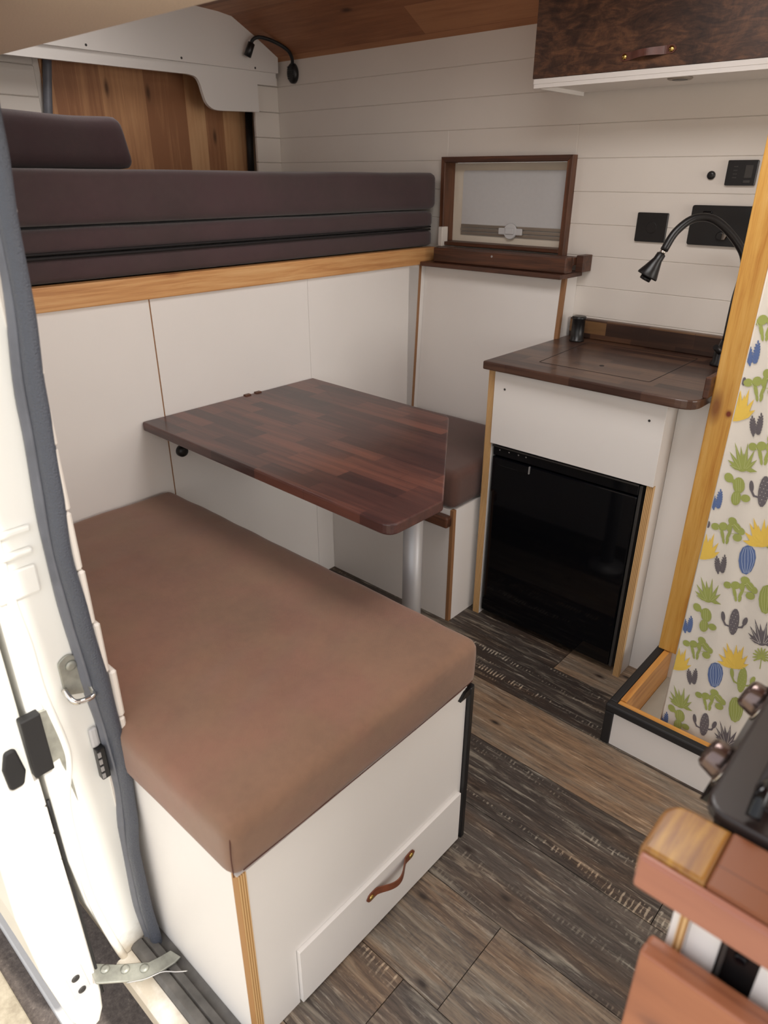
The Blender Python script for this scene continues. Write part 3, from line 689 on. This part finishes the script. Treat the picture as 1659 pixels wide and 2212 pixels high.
obj('end_upstand', B(-.520, -.506, 1.725, 1.80, .8735, .925, bev=.003), 'darkwood_x', ct)
obj('socket_post', L((-1.06, 2.118, .8735), (0, 0, 1), [(0, .0235), (.004, .0235), (.006, .0205), (.068, .0205), (.070, .0225), (.077, .0225), (.079, .018)]), 'black', label='black upright cylinder at the back left of the counter', cat='socket post')

# tap
tp_ = thing('tap', 'black gooseneck tap at the back right of the counter behind the post', 'tap', (-.598, 2.095, .8735))
obj('base', L((-.598, 2.095, .8735), (0, 0, 1), [(0, .03), (.006, .03), (.01, .026), (.045, .024), (.05, .018), (.07, .0125)]), 'black', tp_)
obj('lever', T([(-.598, 2.09, .905), (-.610, 2.055, .93)], [.010, .008], 12), 'black', tp_)
nk = smooth_path([(-.598, 2.095, .94), (-.597, 2.094, 1.05), (-.592, 2.092, 1.147), (-.622, 2.080, 1.203), (-.675, 2.05, 1.2525), (-.719, 2.02, 1.256), (-.750, 1.99, 1.224), (-.765, 1.968, 1.178)], 6)
obj('neck', T(nk, .0105, 14), 'black', tp_)
ax = Vector((-.795, 1.95, 1.107)) - Vector((-.765, 1.968, 1.178)); ln = ax.length
obj('collar', L((-.765, 1.968, 1.178), ax, [(-.001, .008), (.010, .008)], 16), 'chrome', tp_)
sp_ = obj('spray_head', L(Vector((-.765, 1.968, 1.178)) + ax.normalized() * .009, ax, [(0, .0095), (.002, .012), (.018, .0125), (.045, .022), (.062, .0285), (.066, .028)], 24), 'black', tp_)
obj('nozzle_ring', L(Vector((-.765, 1.968, 1.178)) + ax.normalized() * .075, ax, [(0, .015), (.010, .015), (.011, .013)], 20), 'black', sp_)

# wall fittings on the far wall
def plate(name, x0, x1, z0, z1, label, cat, r=.004, th=.008, mat='black'):
    q = roundpoly([(x0, z0), (x1, z0), (x1, z1), (x0, z1)], r)
    t_ = thing(name, label, cat, ((x0 + x1) / 2, YW - .001, (z0 + z1) / 2))
    obj('plate', P([(x, YW - .0008, z) for x, z in q], (0, -th, 0), bev=.0012, seg=1), mat, t_)
    return t_
t_ = plate('socket', -.953, -.860, 1.178, 1.259, 'square black socket on the white planks left of the tap', 'socket')
obj('insert', L((-.905, YW - .0092, 1.218), (0, -1, 0), [(0, .016), (.0006, .016), (.0008, .015)]), 'black', t_)
t_ = plate('switch_panel', -.793, -.605, 1.178, 1.283, 'wide black control panel with a key switch behind the tap', 'control panel', .007, .012)
obj('key_switch', L((-.700, YW - .0132, 1.205), (0, -1, 0), [(0, .012), (.008, .012), (.01, .009)]), 'black', t_)
obj('key', P([(-.694, YW - .022, 1.196), (-.686, YW - .022, 1.196), (-.682, YW - .022, 1.206), (-.686, YW - .022, 1.218), (-.694, YW - .022, 1.218)], (0, -.003, 0), bev=.0008), 'chrome', t_, 'silver key')
obj('rocker', B(-.76, -.735, YW - .018, YW - .0132, 1.245, 1.268, bev=.002), 'black_gloss', t_)
t_ = plate('control_display', -.720, -.642, 1.334, 1.396, 'small black control panel with display near the post', 'control panel', .003, .009)
obj('display', B(-.672, -.652, YW - .0118, YW - .0095, 1.352, 1.384, bev=.001), 'graphite', t_)
bm = bmesh.new()
for i in range(4): box(bm, -.702, -.692, YW - .0105, YW - .0095, 1.352 + i * .009, 1.3545 + i * .009)
obj('markings', bm, 'graphite', t_)
obj('button', B(-.672, -.654, YW - .0115, YW - .0095, 1.340, 1.347, bev=.001), 'graphite', t_)
obj('sensor_knob', L((-.761, YW - .001, 1.359), (0, -1, 0), [(0, .011), (.004, .011), (.007, .009), (.008, .004)], 24), 'black', label='round black knob on the planks left of the small display', cat='knob')

# ------------------------------------------------------------------ overhead cabinet
oc = thing('overhead_cabinet', 'overhead cabinet with a mottled dark stained flap and white underside', 'cabinet', (-.5, 2.06, 1.587))
obj('flap', B(-1.190, 0.35, 1.930, 1.945, 1.595, 1.90), 'mottled', oc)
obj('bottom_board', B(-1.188, 0.35, 1.932, 2.2, 1.582, 1.5945, bev=.001), 'white_panel', oc)
obj('side_panel', B(-1.187, -1.172, 1.9455, 2.196, 1.572, 1.90), 'white_panel', oc)
obj('front_lip', B(-1.186, .35, 1.932, 1.944, 1.572, 1.5818, bev=.0005), 'white_panel', oc)
fl = [c_ for c_ in oc.children if c_.name.startswith('flap')][0]
strap(fl, (-.929, 1.930, 1.6235), (-.812, 1.930, 1.630), (0, -1, 0), .0095, 'leather_dark', rise=.018, stud=.0068)
ds = thing('downlight', 'small round downlight set in the underside of the overhead cabinet', 'downlight', (-.825, 2.04, 1.5815))
obj('bezel', L((-.825, 2.04, 1.5818), (0, 0, -1), [(0, .031), (.003, .031), (.005, .027), (.0052, .020)]), 'bar', ds)
obj('lens', L((-.825, 2.04, 1.5764), (0, 0, -1), [(0, .019), (.0008, .018)]), 'graphite', ds)

# ------------------------------------------------------------------ reading lamp
rl = thing('reading_lamp', 'black gooseneck reading lamp high in the far corner above the bed', 'lamp', (-2.478, YW, 1.73))
bm = L((-2.478, YW - .001, 1.728), (0, -1, 0), [(0, .027), (.012, .027), (.018, .023), (.020, .012)], 28)
for v_ in bm.verts: v_.co.z = 1.728 + (v_.co.z - 1.728) * 1.32
obj('wall_plate', bm, 'black', rl)
bm = bmesh.new()
for i in range(6): box(bm, -2.494, -2.462, YW - .0235, YW - .0205, 1.708 + i * .008, 1.711 + i * .008, bev=.0006, seg=1)
obj('ribs', bm, 'black_matte', rl)
obj('neck', T(smooth_path([(-2.477, 2.198, 1.752), (-2.457, 2.183, 1.775), (-2.447, 2.15, 1.800), (-2.468, 2.10, 1.824), (-2.490, 2.052, 1.834), (-2.505, 2.032, 1.826), (-2.512, 2.026, 1.812)], 6), .0066, 10), 'black_matte', rl)
ax = Vector((-2.526, 2.013, 1.768)) - Vector((-2.510, 2.028, 1.816))
obj('head', L((-2.510, 2.028, 1.816), ax, [(0, .008), (.002, .0135), (.048, .0145), (.050, .012)], 20), 'black', rl)

# ------------------------------------------------------------------ shower: tray, post, curtain
tr = thing('shower_tray', 'low white shower tray box with black edge trim and varnished wooden rim', 'shower tray', (-.1, 1.62, 0))
obj('front_panel', B(-.488, .60, 1.440, 1.452, 0, .104), 'white_panel', tr)
obj('left_panel', B(-.506, -.494, 1.452, 1.786, 0, .104), 'white_panel', tr)
obj('corner_trim', B(-.511, -.488, 1.434, 1.4515, 0, .1035, bev=.003), 'black_matte', tr)
bm = bmesh.new()
box(bm, -.512, .60, 1.433, 1.455, .104, .1265, bev=.004); box(bm, -.512, -.491, 1.455, 1.787, .104, .1265, bev=.004)
obj('edge_trim', bm, 'black_matte', tr, 'black rubber edge trim')
obj('rim_board', B(-.490, .60, 1.4555, 1.474, .012, .122, bev=.001), 'tray_wood_x', tr)
obj('rim_board', B(-.490, -.474, 1.4745, 1.787, .012, .1245, bev=.001), 'tray_wood', tr)
obj('base', B(-.473, .60, 1.475, 1.787, .008, .02), 'traygrey', tr)
obj('shower_post', B(-.507, -.449, 1.756, 1.784, .1265, 1.91, bev=.003), 'post', label='tall yellow pine post rising from the back corner of the shower tray', cat='post')
# curtain
cur = thing('shower_curtain', 'white shower curtain printed with cacti, hanging inside the shower tray', 'curtain', (-.1, 1.5, 1.0))
def cy(x, z): return 1.500 + .0016 * math.sin((x + .39) * 62 + .4) * (0.4 + 0.6 * min(1, (x + .40) * 9)) + .0007 * math.sin((x) * 90 + z * 2)
bm = bmesh.new(); nx, nz = 150, 30
gx0 = lambda z: -.389 + .008 * (z - .1)
grid = [[None] * (nz + 1) for _ in range(nx + 1)]
for i in range(nx + 1):
    for j in range(nz + 1):
        z = .072 + (1.86 - .072) * j / nz; x = gx0(z) + (.60 - gx0(z)) * i / nx
        grid[i][j] = bm.verts.new((x, cy(x, z), z))
for i in range(nx):
    for j in range(nz):
        f = bm.faces.new((grid[i][j], grid[i + 1][j], grid[i + 1][j + 1], grid[i][j + 1])); f.smooth = True
# printed motifs, laid into the cloth as patches a hair in front of it
MATI = {k: i + 1 for i, k in enumerate(['p_green', 'p_green_l', 'p_yellow', 'p_blue', 'p_blue_l', 'p_grey', 'p_grey_l'])}
lay = [0]
def patch(pts, k, mx, mz, lift=1):
    q = []
    for dx, dy in pts:
        X = mx + .000217 * dx + .000057 * dy; Z = mz + .000083 * dx - .000274 * dy
        if X < gx0(Z) + .0008: X = gx0(Z) + .0008
        if Z < .074 or Z > 1.85: return
        q.append(bm.verts.new((X, cy(X, Z) - .0004 * lift - .0010, Z)))
    try:
        f = bm.faces.new(q); f.material_index = MATI['p_' + k]
    except ValueError: pass
def ell(cx, cy_, rx, ry, rot=0, n=14, point=False):
    out = []; c, s = math.cos(R(rot)), math.sin(R(rot))
    for i in range(n):
        a = 2 * math.pi * i / n; u, w = rx * math.cos(a), ry * math.sin(a)
        if point and w < 0: u *= (1 + w / ry) ** .6 if w > -ry else 0
        out.append((cx + u * c - w * s, cy_ + u * s + w * c))
    return out
def rib(p0, p1, w=3): 
    a, b = Vector(p0), Vector(p1); n = (b - a).orthogonal().normalized() * w
    return [tuple(a + n), tuple(b + n), tuple(b - n), tuple(a - n)]
def motif(kind, x, z):
    def E(k, *a, lift=1, **kw): patch(ell(*a, **kw), k, x, z, lift)
    if kind == 'branch':
        for a in ((-45, 35, 15, 48, -12), (-36, 85, 11, 30, -8), (12, 40, 14, 52, 28), (0, 92, 13, 28, 20)): E('green', *a)
        for i, a in enumerate(((-108, -32, 38, 29, 20), (-36, -30, 40, 34, 15), (48, -70, 42, 32, 30), (22, -20, 24, 36, 15), (88, -18, 50, 32, 50), (125, 12, 36, 28, 40), (92, 62, 42, 32, 15))): E('green', *a, lift=1 + .3 * i)
        for p in (((-80, -25), (-60, 10)), ((40, -35), (60, -40)), ((70, 30), (40, 30)), ((60, -50), (110, 0))): patch(rib(*p), 'green_l', x, z, 3.6)
    elif kind in ('saguaro_g', 'saguaro_v'):
        c = 'grey' if kind.endswith('g') else 'green'; l = 'grey_l' if c == 'grey' else 'green_l'
        E(c, 0, 0, 44, 122, 8)
        E(c, -98, -50, 19, 46, -5); patch([(-104, -10), (-86, -12), (-72, 20), (-36, 36), (-36, 50), (-84, 32)], c, x, z)
        E(c, 98, -8, 21, 40, 25); patch([(96, 20), (78, 20), (64, 38), (20, 44), (20, 56), (74, 54)], c, x, z)
        for i in range(16): E(l, ((i * 37) % 5 - 2) * 14, -95 + i * 12, 4, 3, lift=2, n=6)
    elif kind in ('plume_g', 'plume_b'):
        c = 'grey' if kind.endswith('g') else 'blue'
        for bx in (-30, 22): E(c, bx, 0, 13, 66, 4)
        for bx, by, nr, tl_ in ((-32, 8, 6, -4), (22, -4, 7, 6)):
            for r_ in range(nr):
                yy = by - 58 + r_ * 19; w = 15 * math.sin(math.pi * (r_ + 1.2) / (nr + 1.6)) + 2
                for s_ in (-1, 1): E(c, bx + s_ * w - tl_ * (r_ - 3) * .5, yy, 15, 8, s_ * -48, n=8, lift=1 + .2 * (r_ % 2))
            E(c, bx + tl_ * 2, by - 78, 7, 14, 0, n=8); E(c, bx - tl_, by + 55, 8, 12, 0, n=8)
    elif kind in ('aloe', 'aloe_g', 'spiky', 'sun'):
        c = {'aloe': 'green', 'aloe_g': 'grey', 'spiky': 'yellow', 'sun': 'yellow'}[kind]; lc = {'green': 'green_l', 'grey': 'grey_l', 'yellow': None}[c]
        tips = [(-62, -130), (-12, -95), (48, -115), (108, -60), (-105, -62), (-122, 0), (128, 20), (132, 112), (-108, 42), (15, -40), (80, 0), (-50, -30)]
        if c == 'yellow': tips = [(-135, -30), (-92, -100), (-60, -140), (-22, -80), (30, -125), (62, -85), (100, -120), (140, -40), (150, 40), (-150, 40)]
        for i, (tx, ty) in enumerate(tips):
            bx, by = (tx * .22 + 8, 78 + abs(tx) * .05)
            d = Vector((tx - bx, ty - by)); n = d.orthogonal().normalized() * (17 if c != 'yellow' else 24)
            m = Vector((bx, by)) + d * .4
            patch([(bx - n.x * .7, by - n.y * .7), (m.x - n.x, m.y - n.y), (tx, ty), (m.x + n.x, m.y + n.y), (bx + n.x * .7, by + n.y * .7)], c, x, z, 1 + (i % 4) * .2)
            if lc and i % 2 == 0: patch(rib((bx, by), (tx * .8 + bx * .2, ty * .8 + by * .2), 2), lc, x, z, 2.4)
        E(c, 8, 78, 60 if c == 'yellow' else 44, 26, lift=1.1)
    elif kind in ('barrel_b', 'barrel_g'):
        c = 'blue' if kind.endswith('b') else 'green'
        pts = [(0, -124), (38, -112), (64, -78), (72, -20), (58, 44), (32, 98), (-8, 124), (-44, 108), (-66, 60), (-74, 0), (-64, -62), (-38, -108)]
        patch(pts, c, x, z)
        for k in (-44, -20, 6, 32, 52):
            ps = [(k * .55 + 2, -110), (k * 1.0, -50), (k * 1.05, 10), (k * .8 - 4, 64), (k * .4 - 8, 108)]
            for a, b in zip(ps, ps[1:]): patch(rib(a, b, 2.2), c + '_l', x, z, 2.2)
    elif kind == 'paddle':
        for i, a in enumerate(((-75, -88, 34, 44, -45), (-38, -58, 16, 20, -50), (12, -22, 52, 64, -12), (-12, 78, 44, 58, 8), (72, 82, 42, 30, 15))): E('green', *a, lift=1 + .3 * i)
        for k in (-20, 0, 20): patch(rib((k + 8, -70), (k * .8 + 8, 22), 1.8), 'green_l', x, z, 3.2); patch(rib((k - 12, 36), (k * .8 - 14, 118), 1.8), 'green_l', x, z, 3.2)
    elif kind == 'tree':
        for k in range(11):
            a = -90 + (k - 5) * 24; E('green', 52 * math.cos(R(a)), -12 + 56 * math.sin(R(a)), 30, 8, a, n=8)
            E('green', 26 * math.cos(R(a + 9)), 0 + 28 * math.sin(R(a + 9)), 22, 7, a + 9, n=8, lift=1.3)
        patch(rib((0, 0), (-12, 100), 4), 'green', x, z)
    elif kind == 'dot': E('grey', 0, 0, 16, 30, 10)
MOT = [('branch',-0.345,0.984),('plume_b',-0.372,1.039),('dot',-0.378,0.985),('sun',-0.380,0.931),('plume_g',-0.335,0.901),('aloe',-0.348,0.828),('branch',-0.308,0.858),('paddle',-0.343,0.762),('saguaro_g',-0.293,0.769),('plume_b',-0.377,0.722),('branch',-0.361,1.101),('branch',-0.343,0.663),('spiky',-0.278,0.674),('dot',-0.383,0.663),('sun',-0.382,0.605),('plume_g',-0.338,0.576),('barrel_b',-0.290,0.608),('aloe',-0.353,0.503),('branch',-0.290,0.536),('barrel_g',-0.233,0.533),('paddle',-0.345,0.435),('saguaro_g',-0.284,0.450),('plume_b',-0.377,0.397),('aloe_g',-0.225,0.447),('branch',-0.346,0.349),('spiky',-0.267,0.359),('tree',-0.212,0.388),('sun',-0.384,0.293),('plume_g',-0.340,0.263),('barrel_b',-0.293,0.296),('saguaro_v',-0.237,0.313),('aloe',-0.357,0.190),('branch',-0.292,0.224),('barrel_g',-0.232,0.228),('paddle',-0.349,0.132),('saguaro_g',-0.289,0.147),('plume_b',-0.382,0.104),('aloe_g',-0.238,0.146),
       ('tree', -.16, .30), ('branch', -.17, .20), ('spiky', -.18, .62), ('plume_b', -.19, .69), ('paddle', -.235, .64), ('barrel_b', -.235, .75), ('branch', -.245, .86), ('aloe', -.285, .95), ('spiky', -.30, 1.06), ('barrel_g', -.29, 1.18), ('paddle', -.35, 1.2), ('saguaro_g', -.24, 1.0)]
for k, x, z in MOT: motif(k, x, z)
kinds = ['branch', 'plume_g', 'aloe', 'saguaro_g', 'barrel_b', 'paddle', 'spiky', 'barrel_g', 'aloe_g', 'tree', 'plume_b']
for a in range(12):
    for b in range(18):
        motif(kinds[(a * 4 + b * 7) % 11], -.13 + a * .062 + (b % 2) * .02, .14 + b * .098 + (a % 2) * .045)
for b in range(6):
    for a in range(3): motif(kinds[(a * 3 + b * 5) % 11], -.345 + a * .07, 1.31 + b * .095)
obj('cloth', bm, ['curtain', 'p_green', 'p_green_l', 'p_yellow', 'p_blue', 'p_blue_l', 'p_grey', 'p_grey_l'], cur)
obj('hem', T([(gx0(.074) - .0005, cy(-.389, .1), .074), (gx0(1.86) - .0005, cy(-.378, 1.8), 1.86)], .0016, 8), 'curtain', cur)
obj('curtain_rail', T([(-.44, 1.5, 1.875), (.62, 1.5, 1.875)], .010, 12), 'silver', label='silver rail carrying the cactus print curtain', cat='rail')

# ------------------------------------------------------------------ kitchen unit, near right
ku = thing('kitchen_unit', 'white kitchen base unit under the near right worktop and cooker', 'cabinet', (.4, .65, 0))
obj('side_panel', B(-.068, -.055, .4205, .98, .0, .8640), 'white_panel', ku)
bm = B(-.0545, -.032, .4225, .44, .0, .8645); box(bm, -.004, .70, .4225, .44, 0, .8645); obj('front_panel', bm, 'white_panel', ku)
obj('ply_edge', B(-.0625, -.056, .4185, .4203, 0, .8645), 'ply_x', ku, 'pale plywood edge')
oven = obj('dark_recess', B(-.0318, -.0042, .424, .436, 0, .8645), 'black', ku)
obj('recess_trim', B(-.030, -.027, .4195, .4238, 0, .8645), 'graphite', oven)
obj('recess_catch', L((-.017, .4238, .822), (0, -1, 0), [(0, .005), (.004, .004)], 14), 'black_gloss', oven)
wt = thing('kitchen_worktop', 'thick glossy wooden worktop strip in front of the black cooker', 'worktop', (.3, .42, .866))
w1 = roundpoly([(-.098, .3975), (-.050, .3975), (-.050, .4575), (-.098, .4575)], [.004, 0, 0, .02])
obj('end_stave', P([(x, y, .866) for x, y in w1], (0, 0, .034), bev=.004, seg=3), 'worktop_pale', wt, 'pale yellow end stave')
obj('board', B(-.0498, .70, .3975, .4575, .866, .900, bev=.002, seg=2), 'worktop', wt)
obj('front_edge', P([(x, y, .866) for x, y in roundpoly([(-.0955, .3895), (.70, .3895), (.70, .3972), (-.0955, .3972)], [.004, 0, 0, 0])], (0, 0, .0325), bev=.003, seg=3), 'worktop_front', wt, 'front edge with daylight in its pinkish tone')
kb = thing('fold_down_board', 'upright reddish wooden board below the worktop, nearest the camera', 'board', (.2, .395, .45))
obj('panel', B(-.0785, .66, .388, .401, .30, .806, bev=.003, seg=3), 'shelfwood', kb)
obj('top_rail', B(-.0785, .66, .4012, .414, .77, .800, bev=.003), 'shelfwood', kb)
ck = thing('cooker', 'black enamelled cooker top beside the shower curtain', 'cooker', (.2, .7, .87))
hx0, hx1, hy0, hy1 = -.076, .42, .461, .92
q = roundpoly([(hx0, hy0), (hx1, hy0), (hx1, hy1), (hx0, hy1)], [.022, .022, .022, .022])
obj('lid', P([(x, y, .893) for x, y in q], (0, 0, .013), bev=.004, seg=3), 'lid', ck)
q2 = roundpoly([(hx0 + .028, hy0 + .028), (hx1 - .028, hy0 + .028), (hx1 - .028, hy1 - .028), (hx0 + .028, hy1 - .028)], .02)
bm = bmesh.new()
tube(bm, [(x, y, .9055) for x, y in q2] + [(*q2[0], .9055)], .0028, 8); obj('lid_ridge', bm, 'lid', ck)
obj('front_fascia', P([(-.0725, .53, .892), (-.091, .53, .843), (-.0685, .53, .843), (-.0685, .53, .892)], (0, hy1 - .54, 0), bev=.0015, seg=1), 'black_gloss', ck)
obj('casing', B(hx0 + .009, hx1 - .01, hy0 + .012, hy1 - .01, .8655, .8925), 'black', ck)
kax = (-.936, 0, .353)
for y in (.560, .670, .780):
    kb_ = (-.0815, y, .868)
    kn = obj('knob', L(kb_, kax, [(.0015, .0165), (.004, .0175), (.010, .0165), (.017, .0155), (.020, .013), (.021, .004)], 28), 'smoked', ck, 'smoked metal control knob')
    obj('knob_ring', L(kb_, kax, [(0.0002, .0205), (.0014, .0205), (.002, .019)], 28), 'chrome', kn, 'bright ring')
pr_ = obj('pan_support', T(smooth_path([(-.042, .468, .912), (-.042, .480, .925), (-.040, .498, .922), (-.02, .51, .912)], 5), .0055, 10), 'black_gloss', ck)
obj('burner', L((.05, .58, .906), (0, 0, 1), [(0, .045), (.006, .045), (.01, .035), (.018, .034), (.02, .028)]), 'black_gloss', ck)

# ------------------------------------------------------------------ door opening: seal, sill
Ls = [(-.05, .337), (-.026, .339), (.112, .331), (.296, .335), (.398, .344), (.528, .338), (.658, .328), (.804, .322), (.903, .322), (1.069, .330), (1.261, .347), (1.40, .352), (1.54, .356)]
Rs = [(-.05, .350), (0, .351), (.122, .346), (.255, .345), (.343, .355), (.47, .361), (.611, .357), (.764, .348), (.869, .341), (.973, .348), (1.101, .353), (1.214, .360), (1.292, .361), (1.387, .367), (1.54, .370)]
def interp(tab, z):
    for (a, p), (b, q_) in zip(tab, tab[1:]):
        if a <= z <= b: t_ = (z - a) / (b - a); t_ = t_ * t_ * (3 - 2 * t_); return p + (q_ - p) * t_
    return tab[-1][1] if z > tab[-1][0] else tab[0][1]
seal = thing('door_opening_seal', 'long grained dark rubber seal curving down the side door pillar', 'seal', (-.91, .35, 0))
s1, s2 = [], []
n = 90
for i in range(n + 1):
    z = -.04 + 1.575 * i / n
    a = Vector((-.932, interp(Ls, z) - .001, z)); b = Vector((-.897, interp(Rs, z) + .002, z)); d = b - a; o_ = Vector((d.y, -d.x, 0)).normalized()
    m = a + d * .40
    s1.append([a - o_ * .004, a + o_ * .002, a + d * .12 + o_ * .005, a + d * .25 + o_ * .003, a + d * .34 + o_ * .006, m + o_ * .003, m - o_ * .006])
    c_ = (m + b) / 2; r_ = d * .30
    s2.append([c_ + r_ * math.cos(t_) + o_ * (.010 * math.sin(t_) + .001) for t_ in [2 * math.pi * k / 12 for k in range(12)]])
obj('lip', loft(bmesh.new(), s1), 'rubber_smooth', seal, 'smooth grey lip')
obj('bulb', loft(bmesh.new(), s2), 'rubber_grain', seal, 'grained black rubber bulb')
sill = thing('door_sill', 'dirty white and black rubber door sill along the foot of the bench', 'sill', (-.2, .31, -.03))
obj('step', P([(-.93, .272, -.05), (-.93, .272, -.012), (-.93, .278, -.006), (-.93, .306, -.006), (-.93, .306, -.05)], (1.67, 0, 0)), 'dirty_paint', sill)
obj('rubber_track', P([(-.93, .3065, -.05), (-.93, .3065, .000), (-.93, .313, .006), (-.93, .328, .006), (-.93, .331, .001), (-.93, .333, .006), (-.93, .346, .006), (-.93, .350, -.002), (-.93, .350, -.05)], (1.67, 0, 0)), 'rubber_dirty', sill)
obj('inner_strip', P([(-.93, .3505, -.05), (-.93, .3505, -.004), (-.93, .3655, .002), (-.93, .3655, -.05)], (1.67, 0, 0)), 'rubber_dirty', sill)
arm = thing('guide_bracket', 'grey steel guide bracket with three bolts reaching over the door sill', 'bracket', (-.89, .3, .004))
ap = [(-.950, .232), (-.943, .245), (-.915, .268), (-.888, .296), (-.873, .312), (-.866, .334), (-.862, .352), (-.838, .358), (-.836, .345), (-.842, .314), (-.853, .285), (-.880, .258), (-.911, .226)]
obj('plate', P([(x, y, .0075) for x, y in ap], (0, 0, .005), bev=.001, seg=1), 'steel', arm)
for x, y in ((-.921, .250), (-.893, .275), (-.868, .300)):
    obj('bolt', L((x, y, .0128), (0, 0, 1), [(0, .0085), (.003, .008), (.005, .004)], 14), 'steel', arm)
obj('cable', T(smooth_path([(-.868, .264, .014), (-.848, .290, .016), (-.836, .318, .016), (-.818, .336, .014), (-.806, .352, .010)], 5), .0013, 6), 'chrome', arm, 'thin bright cable')
# pillar fittings
sk = thing('door_striker', 'small steel door striker bracket on the white pillar', 'striker', (-.93, .32, .65))
obj('plate', P([(-.9315, y, z) for y, z in roundpoly([(.300, .628), (.338, .612), (.340, .672), (.318, .700), (.300, .688)], [.004, .004, .01, .014, .01])], (.004, 0, 0), bev=.001, seg=1), 'steel', sk)
obj('screw', L((-.927, .318, .676), (1, 0, 0), [(0, .009), (.002, .008), (.003, .004)], 16), 'steel', sk)
obj('loop', T(smooth_path([(-.928, .300, .640), (-.908, .302, .628), (-.905, .315, .622), (-.906, .334, .622), (-.928, .338, .632)], 4), .0045, 10), 'chrome', sk)
cn = thing('contact_block', 'small dark contact block beside the seal low on the pillar', 'contact', (-.93, .335, .49))
obj('block', B(-.931, -.917, .322, .337, .440, .505, bev=.002), 'black', cn)
obj('cap', B(-.931, -.925, .320, .334, .505, .545, bev=.004), 'blind', cn)
for i in range(4): obj('contact_pin', B(-.9168, -.915, .3225, .3275, .445 + i * .015, .455 + i * .015), 'silver', cn)

# ------------------------------------------------------------------ sliding door, slid back along the van
dp = [(.02, 1.5), (.05, 1.0), (.09, .75), (.13, .58), (.155, .45), (.149, .374), (.146, .25), (.156, .082), (.176, -.073), (.190, -.118), (.205, -.135), (.222, -.128), (.233, -.10), (.2375, -.05), (.2375, .2), (.2350, .4), (.2345, .6), (.2345, .8), (.2345, 1.5)]
sdr = thing('sliding_door', 'open white sliding door of the van seen edge-on at far left', 'door', (-1.5, .19, 0))
obj('panel', P([(-.934, y, z) for y, z in dp], (-1.25, 0, 0), bev=.006, seg=3), 'van_paint', sdr)
obj('edge_shadow', T(smooth_path([(-.936, .2395, -.06), (-.936, .2395, .2), (-.936, .239, .45)], 5), .0026, 8), 'black_matte', sdr)  # black tube drawn for the shade in the gap beside the pillar
lt = thing('latch', 'black latch block with a steel plate across the door edge and pillar at far left', 'latch', (-.93, .25, .52))  # block belongs to the sliding door edge, built apart from the door
obj('block', B(-.9315, -.915, .2265, .256, .520, .630, bev=.002), 'black_matte', lt)
obj('latch_plate', P([(-.930, .2562, .522), (-.930, .2562, .625), (-.930, .272, .622), (-.930, .278, .59), (-.930, .280, .42), (-.930, .270, .524)], (.004, 0, 0), bev=.001, seg=1), 'steel', lt)
obj('bumper', P([(-.9335, y, z) for y, z in roundpoly([(.192, .512), (.213, .512), (.220, .535), (.214, .583), (.198, .583), (.190, .555)], .008)], (.008, 0, 0), bev=.003), 'black_matte', sdr, 'oval black rubber bumper')
pl_ = obj('hinge_plate', P([(-.9335, y, z) for y, z in roundpoly([(.186, .050), (.216, .062), (.222, -.012), (.192, -.024)], .004)], (.003, 0, 0), bev=.001, seg=1), 'blind', sdr, 'grey screw plate')
for y, z in ((.2015, .035), (.2065, -.004)):
    obj('screw', L((-.9303, y, z), (1, 0, 0), [(0, .0075), (.0015, .007), (.002, .003)], 14), 'graphite', pl_)
bm = bmesh.new()
for i in range(9): box(bm, -.9345, -.931, .229, .2342, -.05 + i * .062, .008 + i * .062, bev=.0012, seg=1)
obj('edge_clips', bm, 'white_panel', sdr)

# ------------------------------------------------------------------ outside ground
struct('ground', B(-6, 4, -5, 3, -.60, -.55), 'asphalt')
obj('paving_slab', B(-5, 3, -4, .166, -.5498, -.53, bev=.004), 'concrete', label='pale concrete paving outside the van at lower left', cat='paving', kind='structure')
obj('kerb_strip', B(-5, 3, .214, .236, -.5498, -.52, bev=.004), 'blind', label='grey-blue kerb strip on the ground beside the paving', cat='kerb', kind='structure')
